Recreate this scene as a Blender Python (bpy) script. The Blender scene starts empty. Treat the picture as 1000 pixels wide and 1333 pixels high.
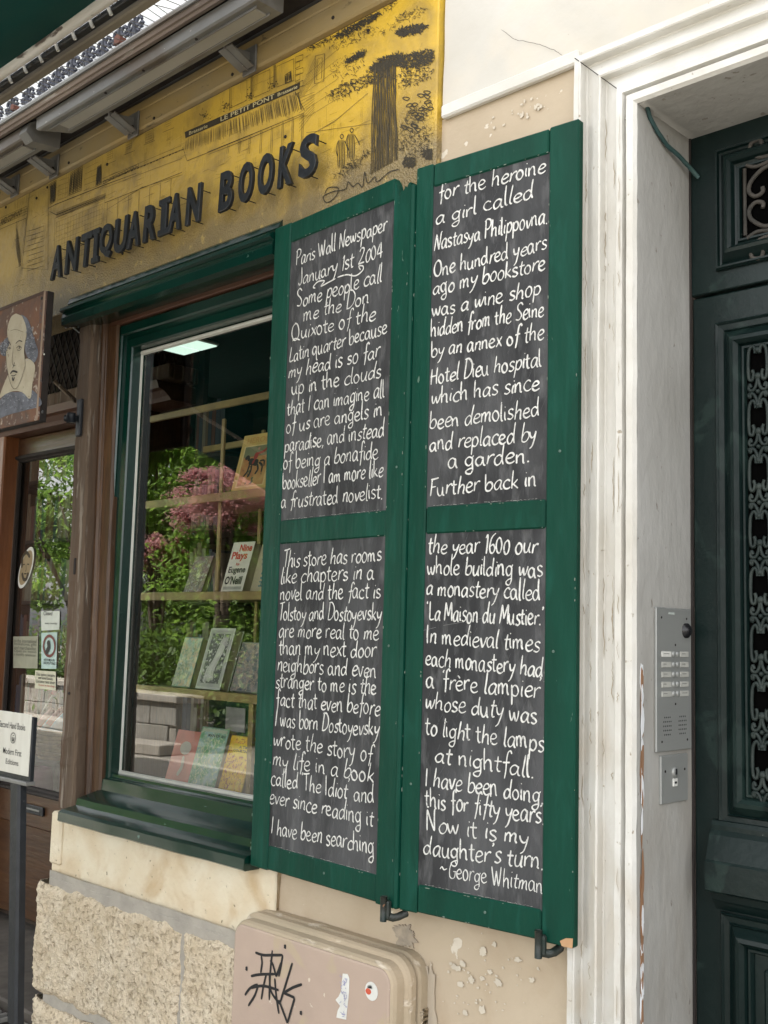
import bpy, math, random
from mathutils import Vector, Matrix, noise
random.seed(7)
sc = bpy.context.scene
C = sc.collection

# ------------------------------------------------------------------ scale of the place
S = 1.35          # metres per drawing unit
GZ = 0.40         # drawing height of the pavement
def W(x, y, z): return Vector((x*S, y*S, (z-GZ)*S))

# ------------------------------------------------------------------ camera
YAW, PITCH, ROLL, FOC = 0.76931739, 0.11266649, 0.02693686, 1424.9
cy, sy, cp, sp = math.cos(YAW), math.sin(YAW), math.cos(PITCH), math.sin(PITCH)
Fw = Vector((-sy*cp, cy*cp, sp)); R0 = Vector((cy, sy, 0)); U0 = R0.cross(Fw)
Rt = math.cos(ROLL)*R0 + math.sin(ROLL)*U0
Up = -math.sin(ROLL)*R0 + math.cos(ROLL)*U0
CP = Vector((0, -1.72, 1.55))
cam_d = bpy.data.cameras.new('camera'); cam = bpy.data.objects.new('camera', cam_d); C.objects.link(cam)
cam_d.sensor_fit = 'HORIZONTAL'; cam_d.sensor_width = 36; cam_d.lens = FOC/1000*36
cam_d.clip_start = 0.05; cam_d.clip_end = 2000
m = Matrix((Rt, Up, -Fw)).transposed().to_4x4(); m.translation = W(*CP); cam.matrix_world = m
sc.camera = cam
sc.render.resolution_x = 768; sc.render.resolution_y = 1024

# ------------------------------------------------------------------ world, sun, exposure
SUN_DIR = Vector((-0.28, 0.52, 0.80)).normalized()     # towards the sun
el = math.asin(SUN_DIR.z); az = math.atan2(SUN_DIR.x, SUN_DIR.y)
w = bpy.data.worlds.new('World'); sc.world = w; w.use_nodes = True
nt = w.node_tree; nt.nodes.clear()
sky = nt.nodes.new('ShaderNodeTexSky'); sky.sky_type = 'NISHITA'; sky.sun_disc = False
sky.sun_elevation = el; sky.sun_rotation = az; sky.dust_density = 3.0; sky.air_density = 1.0; sky.ozone_density = 1.0
hs = nt.nodes.new('ShaderNodeHueSaturation'); hs.inputs['Saturation'].default_value = 0.07
bg = nt.nodes.new('ShaderNodeBackground'); bg.inputs[1].default_value = 0.15
wo = nt.nodes.new('ShaderNodeOutputWorld')
nt.links.new(sky.outputs[0], hs.inputs['Color']); nt.links.new(hs.outputs[0], bg.inputs[0]); nt.links.new(bg.outputs[0], wo.inputs[0])
sd = bpy.data.lights.new('sun', 'SUN'); sd.energy = 4.0; sd.angle = math.radians(0.6); sd.color = (1, .96, .89)
so = bpy.data.objects.new('sun', sd); C.objects.link(so); so.rotation_euler = SUN_DIR.to_track_quat('Z', 'Y').to_euler()
so.location = (0, -5, 8)
sc.view_settings.view_transform = 'Standard'; sc.view_settings.look = 'None'; sc.view_settings.gamma = 1
sc.view_settings.exposure = 2.36
sc.view_settings.use_curve_mapping = False

# ------------------------------------------------------------------ geometry helpers
def at(px, py, y=None, x=None, z=None):
    """the point of the real plane y=, x= or z= that a measured pixel of the photograph lies on"""
    d = Fw*FOC + Rt*(px-500) - Up*(py-666.5)
    if y is not None: t = (y-CP.y)/d.y
    elif x is not None: t = (x-CP.x)/d.x
    else: t = (z-CP.z)/d.z
    return CP + d*t

class MB:
    def __init__(s): s.v = []; s.f = []
    def add(s, vs, fs):
        n = len(s.v); s.v += [Vector(p) for p in vs]; s.f += [tuple(i+n for i in f) for f in fs]
    def box(s, x0, x1, y0, y1, z0, z1, b=0.003):
        if x0 > x1: x0, x1 = x1, x0
        if y0 > y1: y0, y1 = y1, y0
        if z0 > z1: z0, z1 = z1, z0
        b = min(b, (x1-x0)*.35, (y1-y0)*.35, (z1-z0)*.35)
        vs = []; idx = {}
        for i, X in enumerate((x0, x1)):
            for j, Y in enumerate((y0, y1)):
                for k, Z in enumerate((z0, z1)):
                    sx, sy_, sz = (1, -1)[i], (1, -1)[j], (1, -1)[k]
                    idx[i, j, k] = len(vs)
                    vs += [(X, Y+sy_*b, Z+sz*b), (X+sx*b, Y, Z+sz*b), (X+sx*b, Y+sy_*b, Z)]
        g = lambda i, j, k, a: idx[i, j, k]+a
        f = [(g(0,0,0,0), g(0,0,1,0), g(0,1,1,0), g(0,1,0,0)), (g(1,0,0,0), g(1,1,0,0), g(1,1,1,0), g(1,0,1,0)),
             (g(0,0,0,1), g(1,0,0,1), g(1,0,1,1), g(0,0,1,1)), (g(0,1,0,1), g(0,1,1,1), g(1,1,1,1), g(1,1,0,1)),
             (g(0,0,0,2), g(0,1,0,2), g(1,1,0,2), g(1,0,0,2)), (g(0,0,1,2), g(1,0,1,2), g(1,1,1,2), g(0,1,1,2))]
        for k in (0, 1):
            for j in (0, 1): f.append((g(0,j,k,1), g(1,j,k,1), g(1,j,k,2), g(0,j,k,2)))
            for i in (0, 1): f.append((g(i,0,k,0), g(i,1,k,0), g(i,1,k,2), g(i,0,k,2)))
        for i in (0, 1):
            for j in (0, 1): f.append((g(i,j,0,0), g(i,j,1,0), g(i,j,1,1), g(i,j,0,1)))
            for j in (0, 1):
                for k in (0, 1): f.append((g(i,j,k,0), g(i,j,k,1), g(i,j,k,2)))
        s.add(vs, f); return s
    def hull(s, q, n):                                   # polygon q (3-D) pushed along n
        q = [Vector(p) for p in q]; n = Vector(n); k = len(q)
        s.add(q+[p+n for p in q], [tuple(range(k)), tuple(range(2*k-1, k-1, -1))]+[(i, (i+1) % k, k+(i+1) % k, k+i) for i in range(k)]); return s
    def prism(s, prof, x0, x1):                          # closed (y,z) outline along x
        return s.hull([(x0, y, z) for y, z in prof], (x1-x0, 0, 0))
    def frame(s, x0, x1, z0, z1, prof, closed=True):     # mitred moulding round a rectangle, prof = (inset, y)
        rings = []
        for d, y in prof: rings.append([(x0+d, y, z0+d), (x0+d, y, z1-d), (x1-d, y, z1-d), (x1-d, y, z0+d)])
        vs = [p for r in rings for p in r]; fs = []
        for i in range(len(prof)-1):
            for k in range(4): fs.append((i*4+k, i*4+(k+1) % 4, i*4+4+(k+1) % 4, i*4+4+k))
        s.add(vs, fs); return s
    def tube(s, pts, r, n=8, cap=True, r2=None):
        pts = [Vector(p) for p in pts]; k = len(pts); vs = []; fs = []
        prev = None
        for i, p in enumerate(pts):
            t = (pts[min(i+1, k-1)]-pts[max(i-1, 0)]); t = t.normalized() if t.length > 1e-9 else Vector((0, 0, 1))
            if prev is None:
                a = t.orthogonal().normalized()
            else:
                a = (prev-t*prev.dot(t)); a = a.normalized() if a.length > 1e-6 else t.orthogonal().normalized()
            prev = a; b = t.cross(a)
            rr = r if r2 is None else r+(r2-r)*i/max(1, k-1)
            for j in range(n):
                an = 2*math.pi*j/n; vs.append(p+a*math.cos(an)*rr+b*math.sin(an)*rr)
        for i in range(k-1):
            for j in range(n): fs.append((i*n+j, i*n+(j+1) % n, i*n+n+(j+1) % n, i*n+n+j))
        if cap: fs += [tuple(range(n)), tuple(range(k*n-1, k*n-n-1, -1))]
        s.add(vs, fs); return s
    def disc(s, c, n, r, th, seg=14, dome=0):
        n = Vector(n).normalized(); a = n.orthogonal().normalized(); b = n.cross(a); c = Vector(c)
        R = [(r, 0), (r, th*.8), (r*.9, th)]+([(r*.6, th+dome*.7), (r*.25, th+dome)] if dome else [])
        vs = [c+a*math.cos(6.2832*j/seg)*q+b*math.sin(6.2832*j/seg)*q+n*h for q, h in R for j in range(seg)]
        fs = [(i*seg+j, i*seg+(j+1) % seg, (i+1)*seg+(j+1) % seg, (i+1)*seg+j) for i in range(len(R)-1) for j in range(seg)]
        fs += [tuple(range(seg)), tuple(range(len(R)*seg-seg, len(R)*seg))]
        s.add(vs, fs); return s
    def build(s, name, mat, parent=None, smooth=False, **kw):
        base = Vector(parent['_o']) if parent is not None and '_o' in parent else Vector((0, 0, 0))
        if parent is None and s.v:
            lo = [min(p[i] for p in s.v) for i in range(3)]; hi = [max(p[i] for p in s.v) for i in range(3)]
            base = W((lo[0]+hi[0])/2, (lo[1]+hi[1])/2, lo[2])
        me = bpy.data.meshes.new(name)
        me.from_pydata([tuple(W(*p)-base) for p in s.v], [], s.f); me.update()
        if mat: me.materials.append(mat)
        if smooth:
            for p in me.polygons: p.use_smooth = True
        o = bpy.data.objects.new(name, me); C.objects.link(o); o['_o'] = tuple(base)
        if parent is not None:
            o.parent = parent; o['_o'] = parent['_o']
        else: o.location = base
        for k, v in kw.items(): o[k] = v
        return o

def thing(name, label, cat, loc, group=None):
    o = bpy.data.objects.new(name, None); C.objects.link(o); o.empty_display_size = .05
    o.location = W(*loc); o['_o'] = tuple(W(*loc)); o['label'] = label; o['category'] = cat
    if group: o['group'] = group
    return o
def tag(o, label, cat, group=None):
    o['label'] = label; o['category'] = cat
    if group: o['group'] = group
    return o

# ------------------------------------------------------------------ materials
MATS = {}
def pbr(name, c1, c2=None, scale=6, rough=.5, rough2=None, bump=.15, bscale=60, stretch=(1, 1, 1), c3=None, c3scale=30, c3t=(.62, .66),
        c4=None, c4scale=5, c4t=(.6, .64), metallic=0, spec=.5, coat=0, det=6, bdet=8, zband=None, grain=0):
    if name in MATS: return MATS[name]
    mt = bpy.data.materials.new(name); mt.use_nodes = True; n = mt.node_tree; N = n.nodes; L = n.links; N.clear()
    out = N.new('ShaderNodeOutputMaterial'); b = N.new('ShaderNodeBsdfPrincipled'); L.new(b.outputs[0], out.inputs[0])
    tc = N.new('ShaderNodeTexCoord'); mp = N.new('ShaderNodeMapping'); mp.inputs['Scale'].default_value = stretch; L.new(tc.outputs['Object'], mp.inputs[0])
    def nz(sc_, d=det, dist=0):
        t = N.new('ShaderNodeTexNoise'); t.inputs['Scale'].default_value = sc_; t.inputs['Detail'].default_value = d; t.inputs['Distortion'].default_value = dist
        L.new(mp.outputs[0], t.inputs['Vector']); return t
    def ramp(src, a, z, ca=(0, 0, 0, 1), cz=(1, 1, 1, 1)):
        r = N.new('ShaderNodeValToRGB'); r.color_ramp.elements[0].position = a; r.color_ramp.elements[1].position = z
        r.color_ramp.elements[0].color = ca; r.color_ramp.elements[1].color = cz; L.new(src, r.inputs[0]); return r
    def mix(f, a, c):
        x = N.new('ShaderNodeMix'); x.data_type = 'RGBA'; L.new(f, x.inputs[0])
        for k, v in ((6, a), (7, c)):
            if isinstance(v, tuple): x.inputs[k].default_value = (*v, 1)
            else: L.new(v, x.inputs[k])
        return x.outputs[2]
    c2 = c2 or tuple(v*.75 for v in c1)
    f = ramp(nz(scale, det, .4).outputs[0], .35, .68)
    col = mix(f.outputs[0], c1, c2)
    if grain:
        g = ramp(nz(bscale*1.7, 4).outputs[0], .3, .7); gm = N.new('ShaderNodeMath'); gm.operation = 'MULTIPLY'; gm.inputs[1].default_value = grain; L.new(g.outputs[0], gm.inputs[0])
        col = mix(gm.outputs[0], col, tuple(v*.4 for v in c2))
    h = None
    if c4:
        g4 = ramp(nz(c4scale, 8, .6).outputs[0], *c4t); fac = g4.outputs[0]
        if zband:                                            # wear that sits between two heights only
            gz = N.new('ShaderNodeSeparateXYZ'); L.new(tc.outputs['Object'], gz.inputs[0])
            mr = N.new('ShaderNodeMapRange'); mr.inputs[1].default_value = zband[0]; mr.inputs[2].default_value = zband[1]; L.new(gz.outputs[2], mr.inputs[0])
            mm = N.new('ShaderNodeMath'); mm.operation = 'MULTIPLY'; L.new(fac, mm.inputs[0]); L.new(mr.outputs[0], mm.inputs[1]); fac = mm.outputs[0]
        col = mix(fac, col, c4)
    if c3:
        g3 = ramp(nz(c3scale, 5, .2).outputs[0], *c3t); col = mix(g3.outputs[0], col, c3); h = g3.outputs[0]
    L.new(col, b.inputs['Base Color'])
    b.inputs['Metallic'].default_value = metallic; b.inputs['Specular IOR Level'].default_value = spec
    b.inputs['Coat Weight'].default_value = coat; b.inputs['Coat Roughness'].default_value = .12
    r = N.new('ShaderNodeMapRange'); r.inputs[3].default_value = rough; r.inputs[4].default_value = rough2 if rough2 is not None else min(1, rough*1.35)
    L.new(nz(scale*3, 4).outputs[0], r.inputs[0]); L.new(r.outputs[0], b.inputs['Roughness'])
    if bump:
        bn = nz(bscale, bdet); bu = N.new('ShaderNodeBump'); bu.inputs['Strength'].default_value = bump; bu.inputs['Distance'].default_value = .01
        hh = bn.outputs[0]
        if h:
            ad = N.new('ShaderNodeMath'); ad.operation = 'SUBTRACT'; L.new(hh, ad.inputs[0]); L.new(h, ad.inputs[1]); hh = ad.outputs[0]
        L.new(hh, bu.inputs['Height']); L.new(bu.outputs[0], b.inputs['Normal'])
    MATS[name] = mt; return mt

def flat(name, c, rough=.6, emis=0, var=.15):
    return pbr(name, c, tuple(v*(1-var) for v in c), 18, rough, bump=.03, bscale=120)

def glass(name, base=.10, ior=1.6, tint=(.9, .95, .93)):
    mt = bpy.data.materials.new(name); mt.use_nodes = True; N = mt.node_tree.nodes; L = mt.node_tree.links; N.clear()
    out = N.new('ShaderNodeOutputMaterial'); mx = N.new('ShaderNodeMixShader'); tr = N.new('ShaderNodeBsdfTransparent'); gl = N.new('ShaderNodeBsdfGlossy')
    tr.inputs[0].default_value = (*tint, 1); gl.inputs['Roughness'].default_value = 0.0
    tc = N.new('ShaderNodeTexCoord'); t = N.new('ShaderNodeTexNoise'); t.inputs['Scale'].default_value = 1.6; t.inputs['Detail'].default_value = 1
    L.new(tc.outputs['Object'], t.inputs['Vector']); bu = N.new('ShaderNodeBump'); bu.inputs['Strength'].default_value = .05; bu.inputs['Distance'].default_value = .02
    L.new(t.outputs[0], bu.inputs['Height']); L.new(bu.outputs[0], gl.inputs['Normal'])
    fr = N.new('ShaderNodeFresnel'); fr.inputs[0].default_value = ior; ad = N.new('ShaderNodeMath'); ad.operation = 'ADD'; ad.inputs[1].default_value = base; ad.use_clamp = True
    L.new(fr.outputs[0], ad.inputs[0]); L.new(ad.outputs[0], mx.inputs[0]); L.new(tr.outputs[0], mx.inputs[1]); L.new(gl.outputs[0], mx.inputs[2]); L.new(mx.outputs[0], out.inputs[0])
    return mt

M = dict(
 shutter=pbr('shutter_green_paint', (.0012, .050, .031), (.0008, .036, .022), 11, .5, .62, spec=.18, bump=.34, bscale=42, stretch=(1, 1, .22), c3=(.10, .17, .13), c3scale=80, c3t=(.735, .75), c4=(.004, .062, .042), c4scale=26, c4t=(.55, .75)),
 green=pbr('gloss_green_paint', (.0012, .026, .018), (.001, .019, .013), 6, .16, .3, bump=.09, bscale=30, stretch=(.4, 1, 1), coat=.25, c3=(.10, .17, .15), c3scale=55, c3t=(.75, .765)),
 door=pbr('door_green_paint', (.0042, .0130, .0118), (.0030, .0095, .0090), 4, .32, .45, spec=.3, bump=.12, bscale=50, c3=(.14, .17, .15), c3scale=60, c3t=(.755, .765), c4=(.011, .024, .021), c4scale=7),
 iron=pbr('grille_iron_paint', (.008, .016, .0145), (.026, .036, .032), 25, .5, .65, spec=.35, bump=.15, bscale=90),
 dustiron=pbr('dusty_iron', (.055, .048, .040), (.028, .027, .023), 22, .7, bump=.2, bscale=90),
 white=pbr('white_wall_paint', (.70, .69, .655), (.58, .565, .52), 2.6, .6, bump=.22, bscale=28, c3=(.42, .36, .28), c3scale=34, c3t=(.72, .76), c4=(.62, .56, .46), c4scale=3.2, c4t=(.5, .78)),
 upper=pbr('cream_wall_paint', (.60, .585, .545), (.50, .475, .42), 1.8, .75, bump=.25, bscale=20, c3=(.38, .33, .27), c3scale=60, c3t=(.74, .77), c4=(.66, .58, .46), c4scale=2.2, c4t=(.45, .75)),
 reveal=pbr('shade_grey_reveal', (.40, .395, .375), (.325, .318, .295), 4.5, .6, bump=.35, bscale=34, stretch=(1, 1, .55), c3=(.24, .22, .19), c3scale=46, c3t=(.68, .72), c4=(.27, .235, .185), c4scale=3.5, c4t=(.35, .6), zband=(1.7, .2)),  # white jamb, its shade put in as grey; low brown stains are dirt
 plaster=pbr('beige_plaster', (.52, .435, .325), (.46, .375, .27), 3, .8, bump=.3, bscale=22, c3=(.66, .60, .50), c3scale=17, c3t=(.66, .675), c4=(.40, .30, .20), c4scale=7, c4t=(.48, .72), zband=(1.1, .3)),
 stone=pbr('smooth_limestone', (.66, .55, .385), (.74, .675, .53), 5, .85, bump=.5, bscale=38, c3=(.28, .23, .15), c3scale=48, c3t=(.66, .72), c4=(.52, .38, .22), c4scale=6, c4t=(.52, .75)),
 rough=pbr('hewn_limestone', (.62, .515, .37), (.70, .61, .47), 12, .95, bump=1.0, bscale=110, c3=(.40, .31, .20), c3scale=60, c3t=(.54, .80), c4=(.56, .46, .32), c4scale=7, c4t=(.5, .7)),
 mortar=pbr('grey_mortar', (.40, .37, .32), (.33, .305, .265), 14, .9, bump=.4, bscale=50),
 slate=pbr('chalkboard_slate', (.026, .027, .029), (.042, .043, .046), 5, .6, .8, spec=.25, bump=.40, bscale=60, stretch=(1, 1, .30), c3=(.12, .122, .125), c3scale=40, c3t=(.52, .80), c4=(.082, .084, .088), c4scale=7, c4t=(.42, .72)),
 chalk=pbr('white_chalk_paint', (.72, .72, .69), (.50, .50, .48), 60, .85, bump=.1, bscale=150, c3=(.20, .20, .20), c3scale=170, c3t=(.60, .70)),
 oak=pbr('brown_oak', (.110, .054, .022), (.050, .024, .011), 9, .4, .55, bump=.3, bscale=60, stretch=(1, 1, .10), c3=(.16, .11, .07), c3scale=55, c3t=(.68, .74), grain=.65),
 oakh=pbr('brown_oak_horizontal', (.095, .043, .017), (.048, .021, .010), 9, .3, .5, bump=.2, bscale=60, stretch=(.10, 1, 1), grain=.5),
 red=pbr('red_brown_wood', (.085, .034, .017), (.05, .022, .012), 9, .4, .6, bump=.2, bscale=50, stretch=(.15, 1, 1)),
 grey=pbr('weathered_grey_wood', (.140, .098, .066), (.062, .041, .026), 12, .8, bump=.7, bscale=55, stretch=(1, 1, .07), c3=(.24, .20, .16), c3scale=40, c3t=(.58, .66), c4=(.09, .05, .028), c4scale=6, c4t=(.5, .65)),
 dark=pbr('dark_wood', (.02, .014, .011), (.012, .009, .008), 10, .7, bump=.2, bscale=50),
 zinc=pbr('grey_zinc', (.21, .21, .20), (.15, .15, .145), 8, .42, .6, bump=.12, bscale=35, stretch=(.35, 1, 1), c3=(.42, .40, .36), c3scale=70, c3t=(.71, .73), c4=(.12, .10, .08), c4scale=6, c4t=(.55, .7), metallic=.25),
 steel=pbr('brushed_steel', (.36, .37, .355), (.30, .31, .30), 10, .42, .5, bump=.06, bscale=120, stretch=(1, .15, 1), metallic=.35, c3=(.45, .44, .42), c3scale=80, c3t=(.73, .75)),
 black=flat('black_plastic', (.012, .012, .014), .22),
 letter=pbr('charcoal_letter_paint', (.005, .007, .010), (.011, .014, .018), 14, .42, .6, bump=.15, bscale=60, c3=(.09, .10, .11), c3scale=60, c3t=(.72, .75)),
 brass=pbr('brass_shelf_edge', (.40, .30, .12), (.28, .21, .09), 14, .35, .5, bump=.05, bscale=60, metallic=.35),
 canvas=pbr('green_awning_canvas', (.006, .070, .060), (.005, .060, .052), 3, .8, bump=.12, bscale=120),
 box=pbr('pinkish_beige_metal', (.47, .36, .29), (.41, .315, .255), 4, .5, .65, bump=.18, bscale=22, c3=(.60, .52, .42), c3scale=24, c3t=(.70, .72), c4=(.44, .35, .25), c4scale=6),
 boxedge=pbr('peeling_box_rim', (.44, .355, .25), (.36, .30, .21), 8, .65, bump=.35, bscale=30, c3=(.62, .54, .43), c3scale=30, c3t=(.60, .72), stretch=(.4, 1, 1)),
 ink=flat('black_marker_ink', (.010, .010, .012), .45),
 draw=flat('mural_black_ink', (.040, .032, .018), .6),
 drawlite=flat('mural_faded_ink', (.10, .072, .028), .7),
 paper=flat('white_paper', (.72, .72, .68), .5),
 net=flat('thin_wire', (.10, .09, .075), .5),
 offwhite=flat('bright_white_paint', (.80, .82, .84), .6),
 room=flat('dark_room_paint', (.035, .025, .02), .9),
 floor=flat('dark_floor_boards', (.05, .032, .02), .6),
)

def mural_mat():
    mt = bpy.data.materials.new('mustard_mural_varnish'); mt.use_nodes = True; N = mt.node_tree.nodes; L = mt.node_tree.links; b = N['Principled BSDF']
    tc = N.new('ShaderNodeTexCoord'); sx = N.new('ShaderNodeSeparateXYZ'); L.new(tc.outputs['Object'], sx.inputs[0])
    def nz(s, d=6, dist=0):
        t = N.new('ShaderNodeTexNoise'); t.inputs['Scale'].default_value = s; t.inputs['Detail'].default_value = d; t.inputs['Distortion'].default_value = dist; L.new(tc.outputs['Object'], t.inputs['Vector']); return t.outputs[0]
    def math_(op, a, c):
        x = N.new('ShaderNodeMath'); x.operation = op
        for k, v in ((0, a), (1, c)):
            if isinstance(v, (int, float)): x.inputs[k].default_value = v
            else: L.new(v, x.inputs[k])
        return x.outputs[0]
    def mr(v, a, z, lo=0, hi=1):
        x = N.new('ShaderNodeMapRange'); x.inputs[1].default_value = a; x.inputs[2].default_value = z; x.inputs[3].default_value = lo; x.inputs[4].default_value = hi; L.new(v, x.inputs[0]); return x.outputs[0]
    def mix(f, a, c):
        x = N.new('ShaderNodeMix'); x.data_type = 'RGBA'; L.new(f, x.inputs[0])
        for k, v in ((6, a), (7, c)):
            if isinstance(v, tuple): x.inputs[k].default_value = (*v, 1)
            else: L.new(v, x.inputs[k])
        return x.outputs[2]
    n1 = nz(4, 8, .5)
    fade_shade = mr(math_('ADD', sx.outputs[0], math_('MULTIPLY', n1, .8)), -.9, 1.1)       # duller to the left: fading, with shade painted into the colour
    col = mix(fade_shade, (.44, .31, .085), (.64, .41, .035))
    low = mr(math_('ADD', sx.outputs[2], math_('MULTIPLY', math_('SUBTRACT', nz(7), .5), .25)), .24, .06)   # bare rough lower edge, weave showing
    col = mix(low, col, (.25, .19, .09))
    spots = mr(nz(26, 5), .60, .68); low2 = math_('MULTIPLY', spots, low); col = mix(low2, col, (.46, .34, .13))
    st = mr(nz(5.5, 8, 1), .46, .74, 0, .62); col = mix(st, col, (.16, .12, .06))
    L.new(col, b.inputs['Base Color']); b.inputs['Roughness'].default_value = .42
    vo = N.new('ShaderNodeTexVoronoi'); vo.inputs['Scale'].default_value = 150; L.new(tc.outputs['Object'], vo.inputs['Vector'])
    hgt = math_('ADD', math_('MULTIPLY', vo.outputs[0], math_('MULTIPLY', low, 1.2)), nz(30))
    bu = N.new('ShaderNodeBump'); bu.inputs['Strength'].default_value = .45; bu.inputs['Distance'].default_value = .008; L.new(hgt, bu.inputs['Height']); L.new(bu.outputs[0], b.inputs['Normal'])
    return mt
M['mural'] = mural_mat()
M['batten'] = pbr('faded_mustard_batten', (.27, .22, .13), (.33, .23, .08), 5, .6, bump=.15, bscale=30, stretch=(.4, 1, 1), c3=(.13, .10, .05), c3scale=34, c3t=(.66, .72))
M['glass'] = glass('shop_window_glass', .065, 1.6, (.97, 1, .98))
M['dglass'] = glass('door_glass', .13, 1.6)

# ------------------------------------------------------------------ 2-D strokes on a plane
def cr(pts, n=5):
    if len(pts) < 3: 
        a, b = pts[0], pts[-1]; return [(a[0]+(b[0]-a[0])*i/4, a[1]+(b[1]-a[1])*i/4) for i in range(5)]
    P = [pts[0]]+list(pts)+[pts[-1]]; out = []
    for i in range(1, len(P)-2):
        p0, p1, p2, p3 = P[i-1], P[i], P[i+1], P[i+2]
        for k in range(n):
            t = k/n
            out.append(tuple(.5*((2*p1[j])+(-p0[j]+p2[j])*t+(2*p0[j]-5*p1[j]+4*p2[j]-p3[j])*t*t+(-p0[j]+3*p1[j]-3*p2[j]+p3[j])*t**3) for j in (0, 1)))
    out.append(tuple(pts[-1])); return out
LIFT = [0]
def stroke(mb, pts, wd, f, n, taper=.35, nib=.0, smooth=True, base=.0006):
    """ribbon of width wd along 2-D pts; f maps (u,v) to 3-D, n is the outward normal"""
    P = cr(pts) if smooth else pts
    Q = [P[0]]
    for p in P[1:]:
        if (p[0]-Q[-1][0])**2+(p[1]-Q[-1][1])**2 > 1e-10: Q.append(p)
    if len(Q) < 2: return
    LIFT[0] = (LIFT[0]+1) % 9; k = len(Q); vs = []; n = Vector(n)
    for i, p in enumerate(Q):
        a = Q[max(0, i-1)]; b = Q[min(k-1, i+1)]; dx, dy = b[0]-a[0], b[1]-a[1]; l = math.hypot(dx, dy) or 1
        e = 1
        if taper: e = min(1, taper+(1-taper)*min(i, k-1-i)/1.2)
        ww = wd*.5*e*(1-nib+nib*2*abs(math.sin(math.atan2(dy, dx)-.7)))
        hgt = base+.00007*LIFT[0]+.0004*i/k
        for s in (1, -1): vs.append(Vector(f(p[0]-dy/l*ww*s, p[1]+dx/l*ww*s))+n*hgt)
    mb.add(vs, [(2*i, 2*i+1, 2*i+3, 2*i+2) for i in range(k-1)])
    
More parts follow.
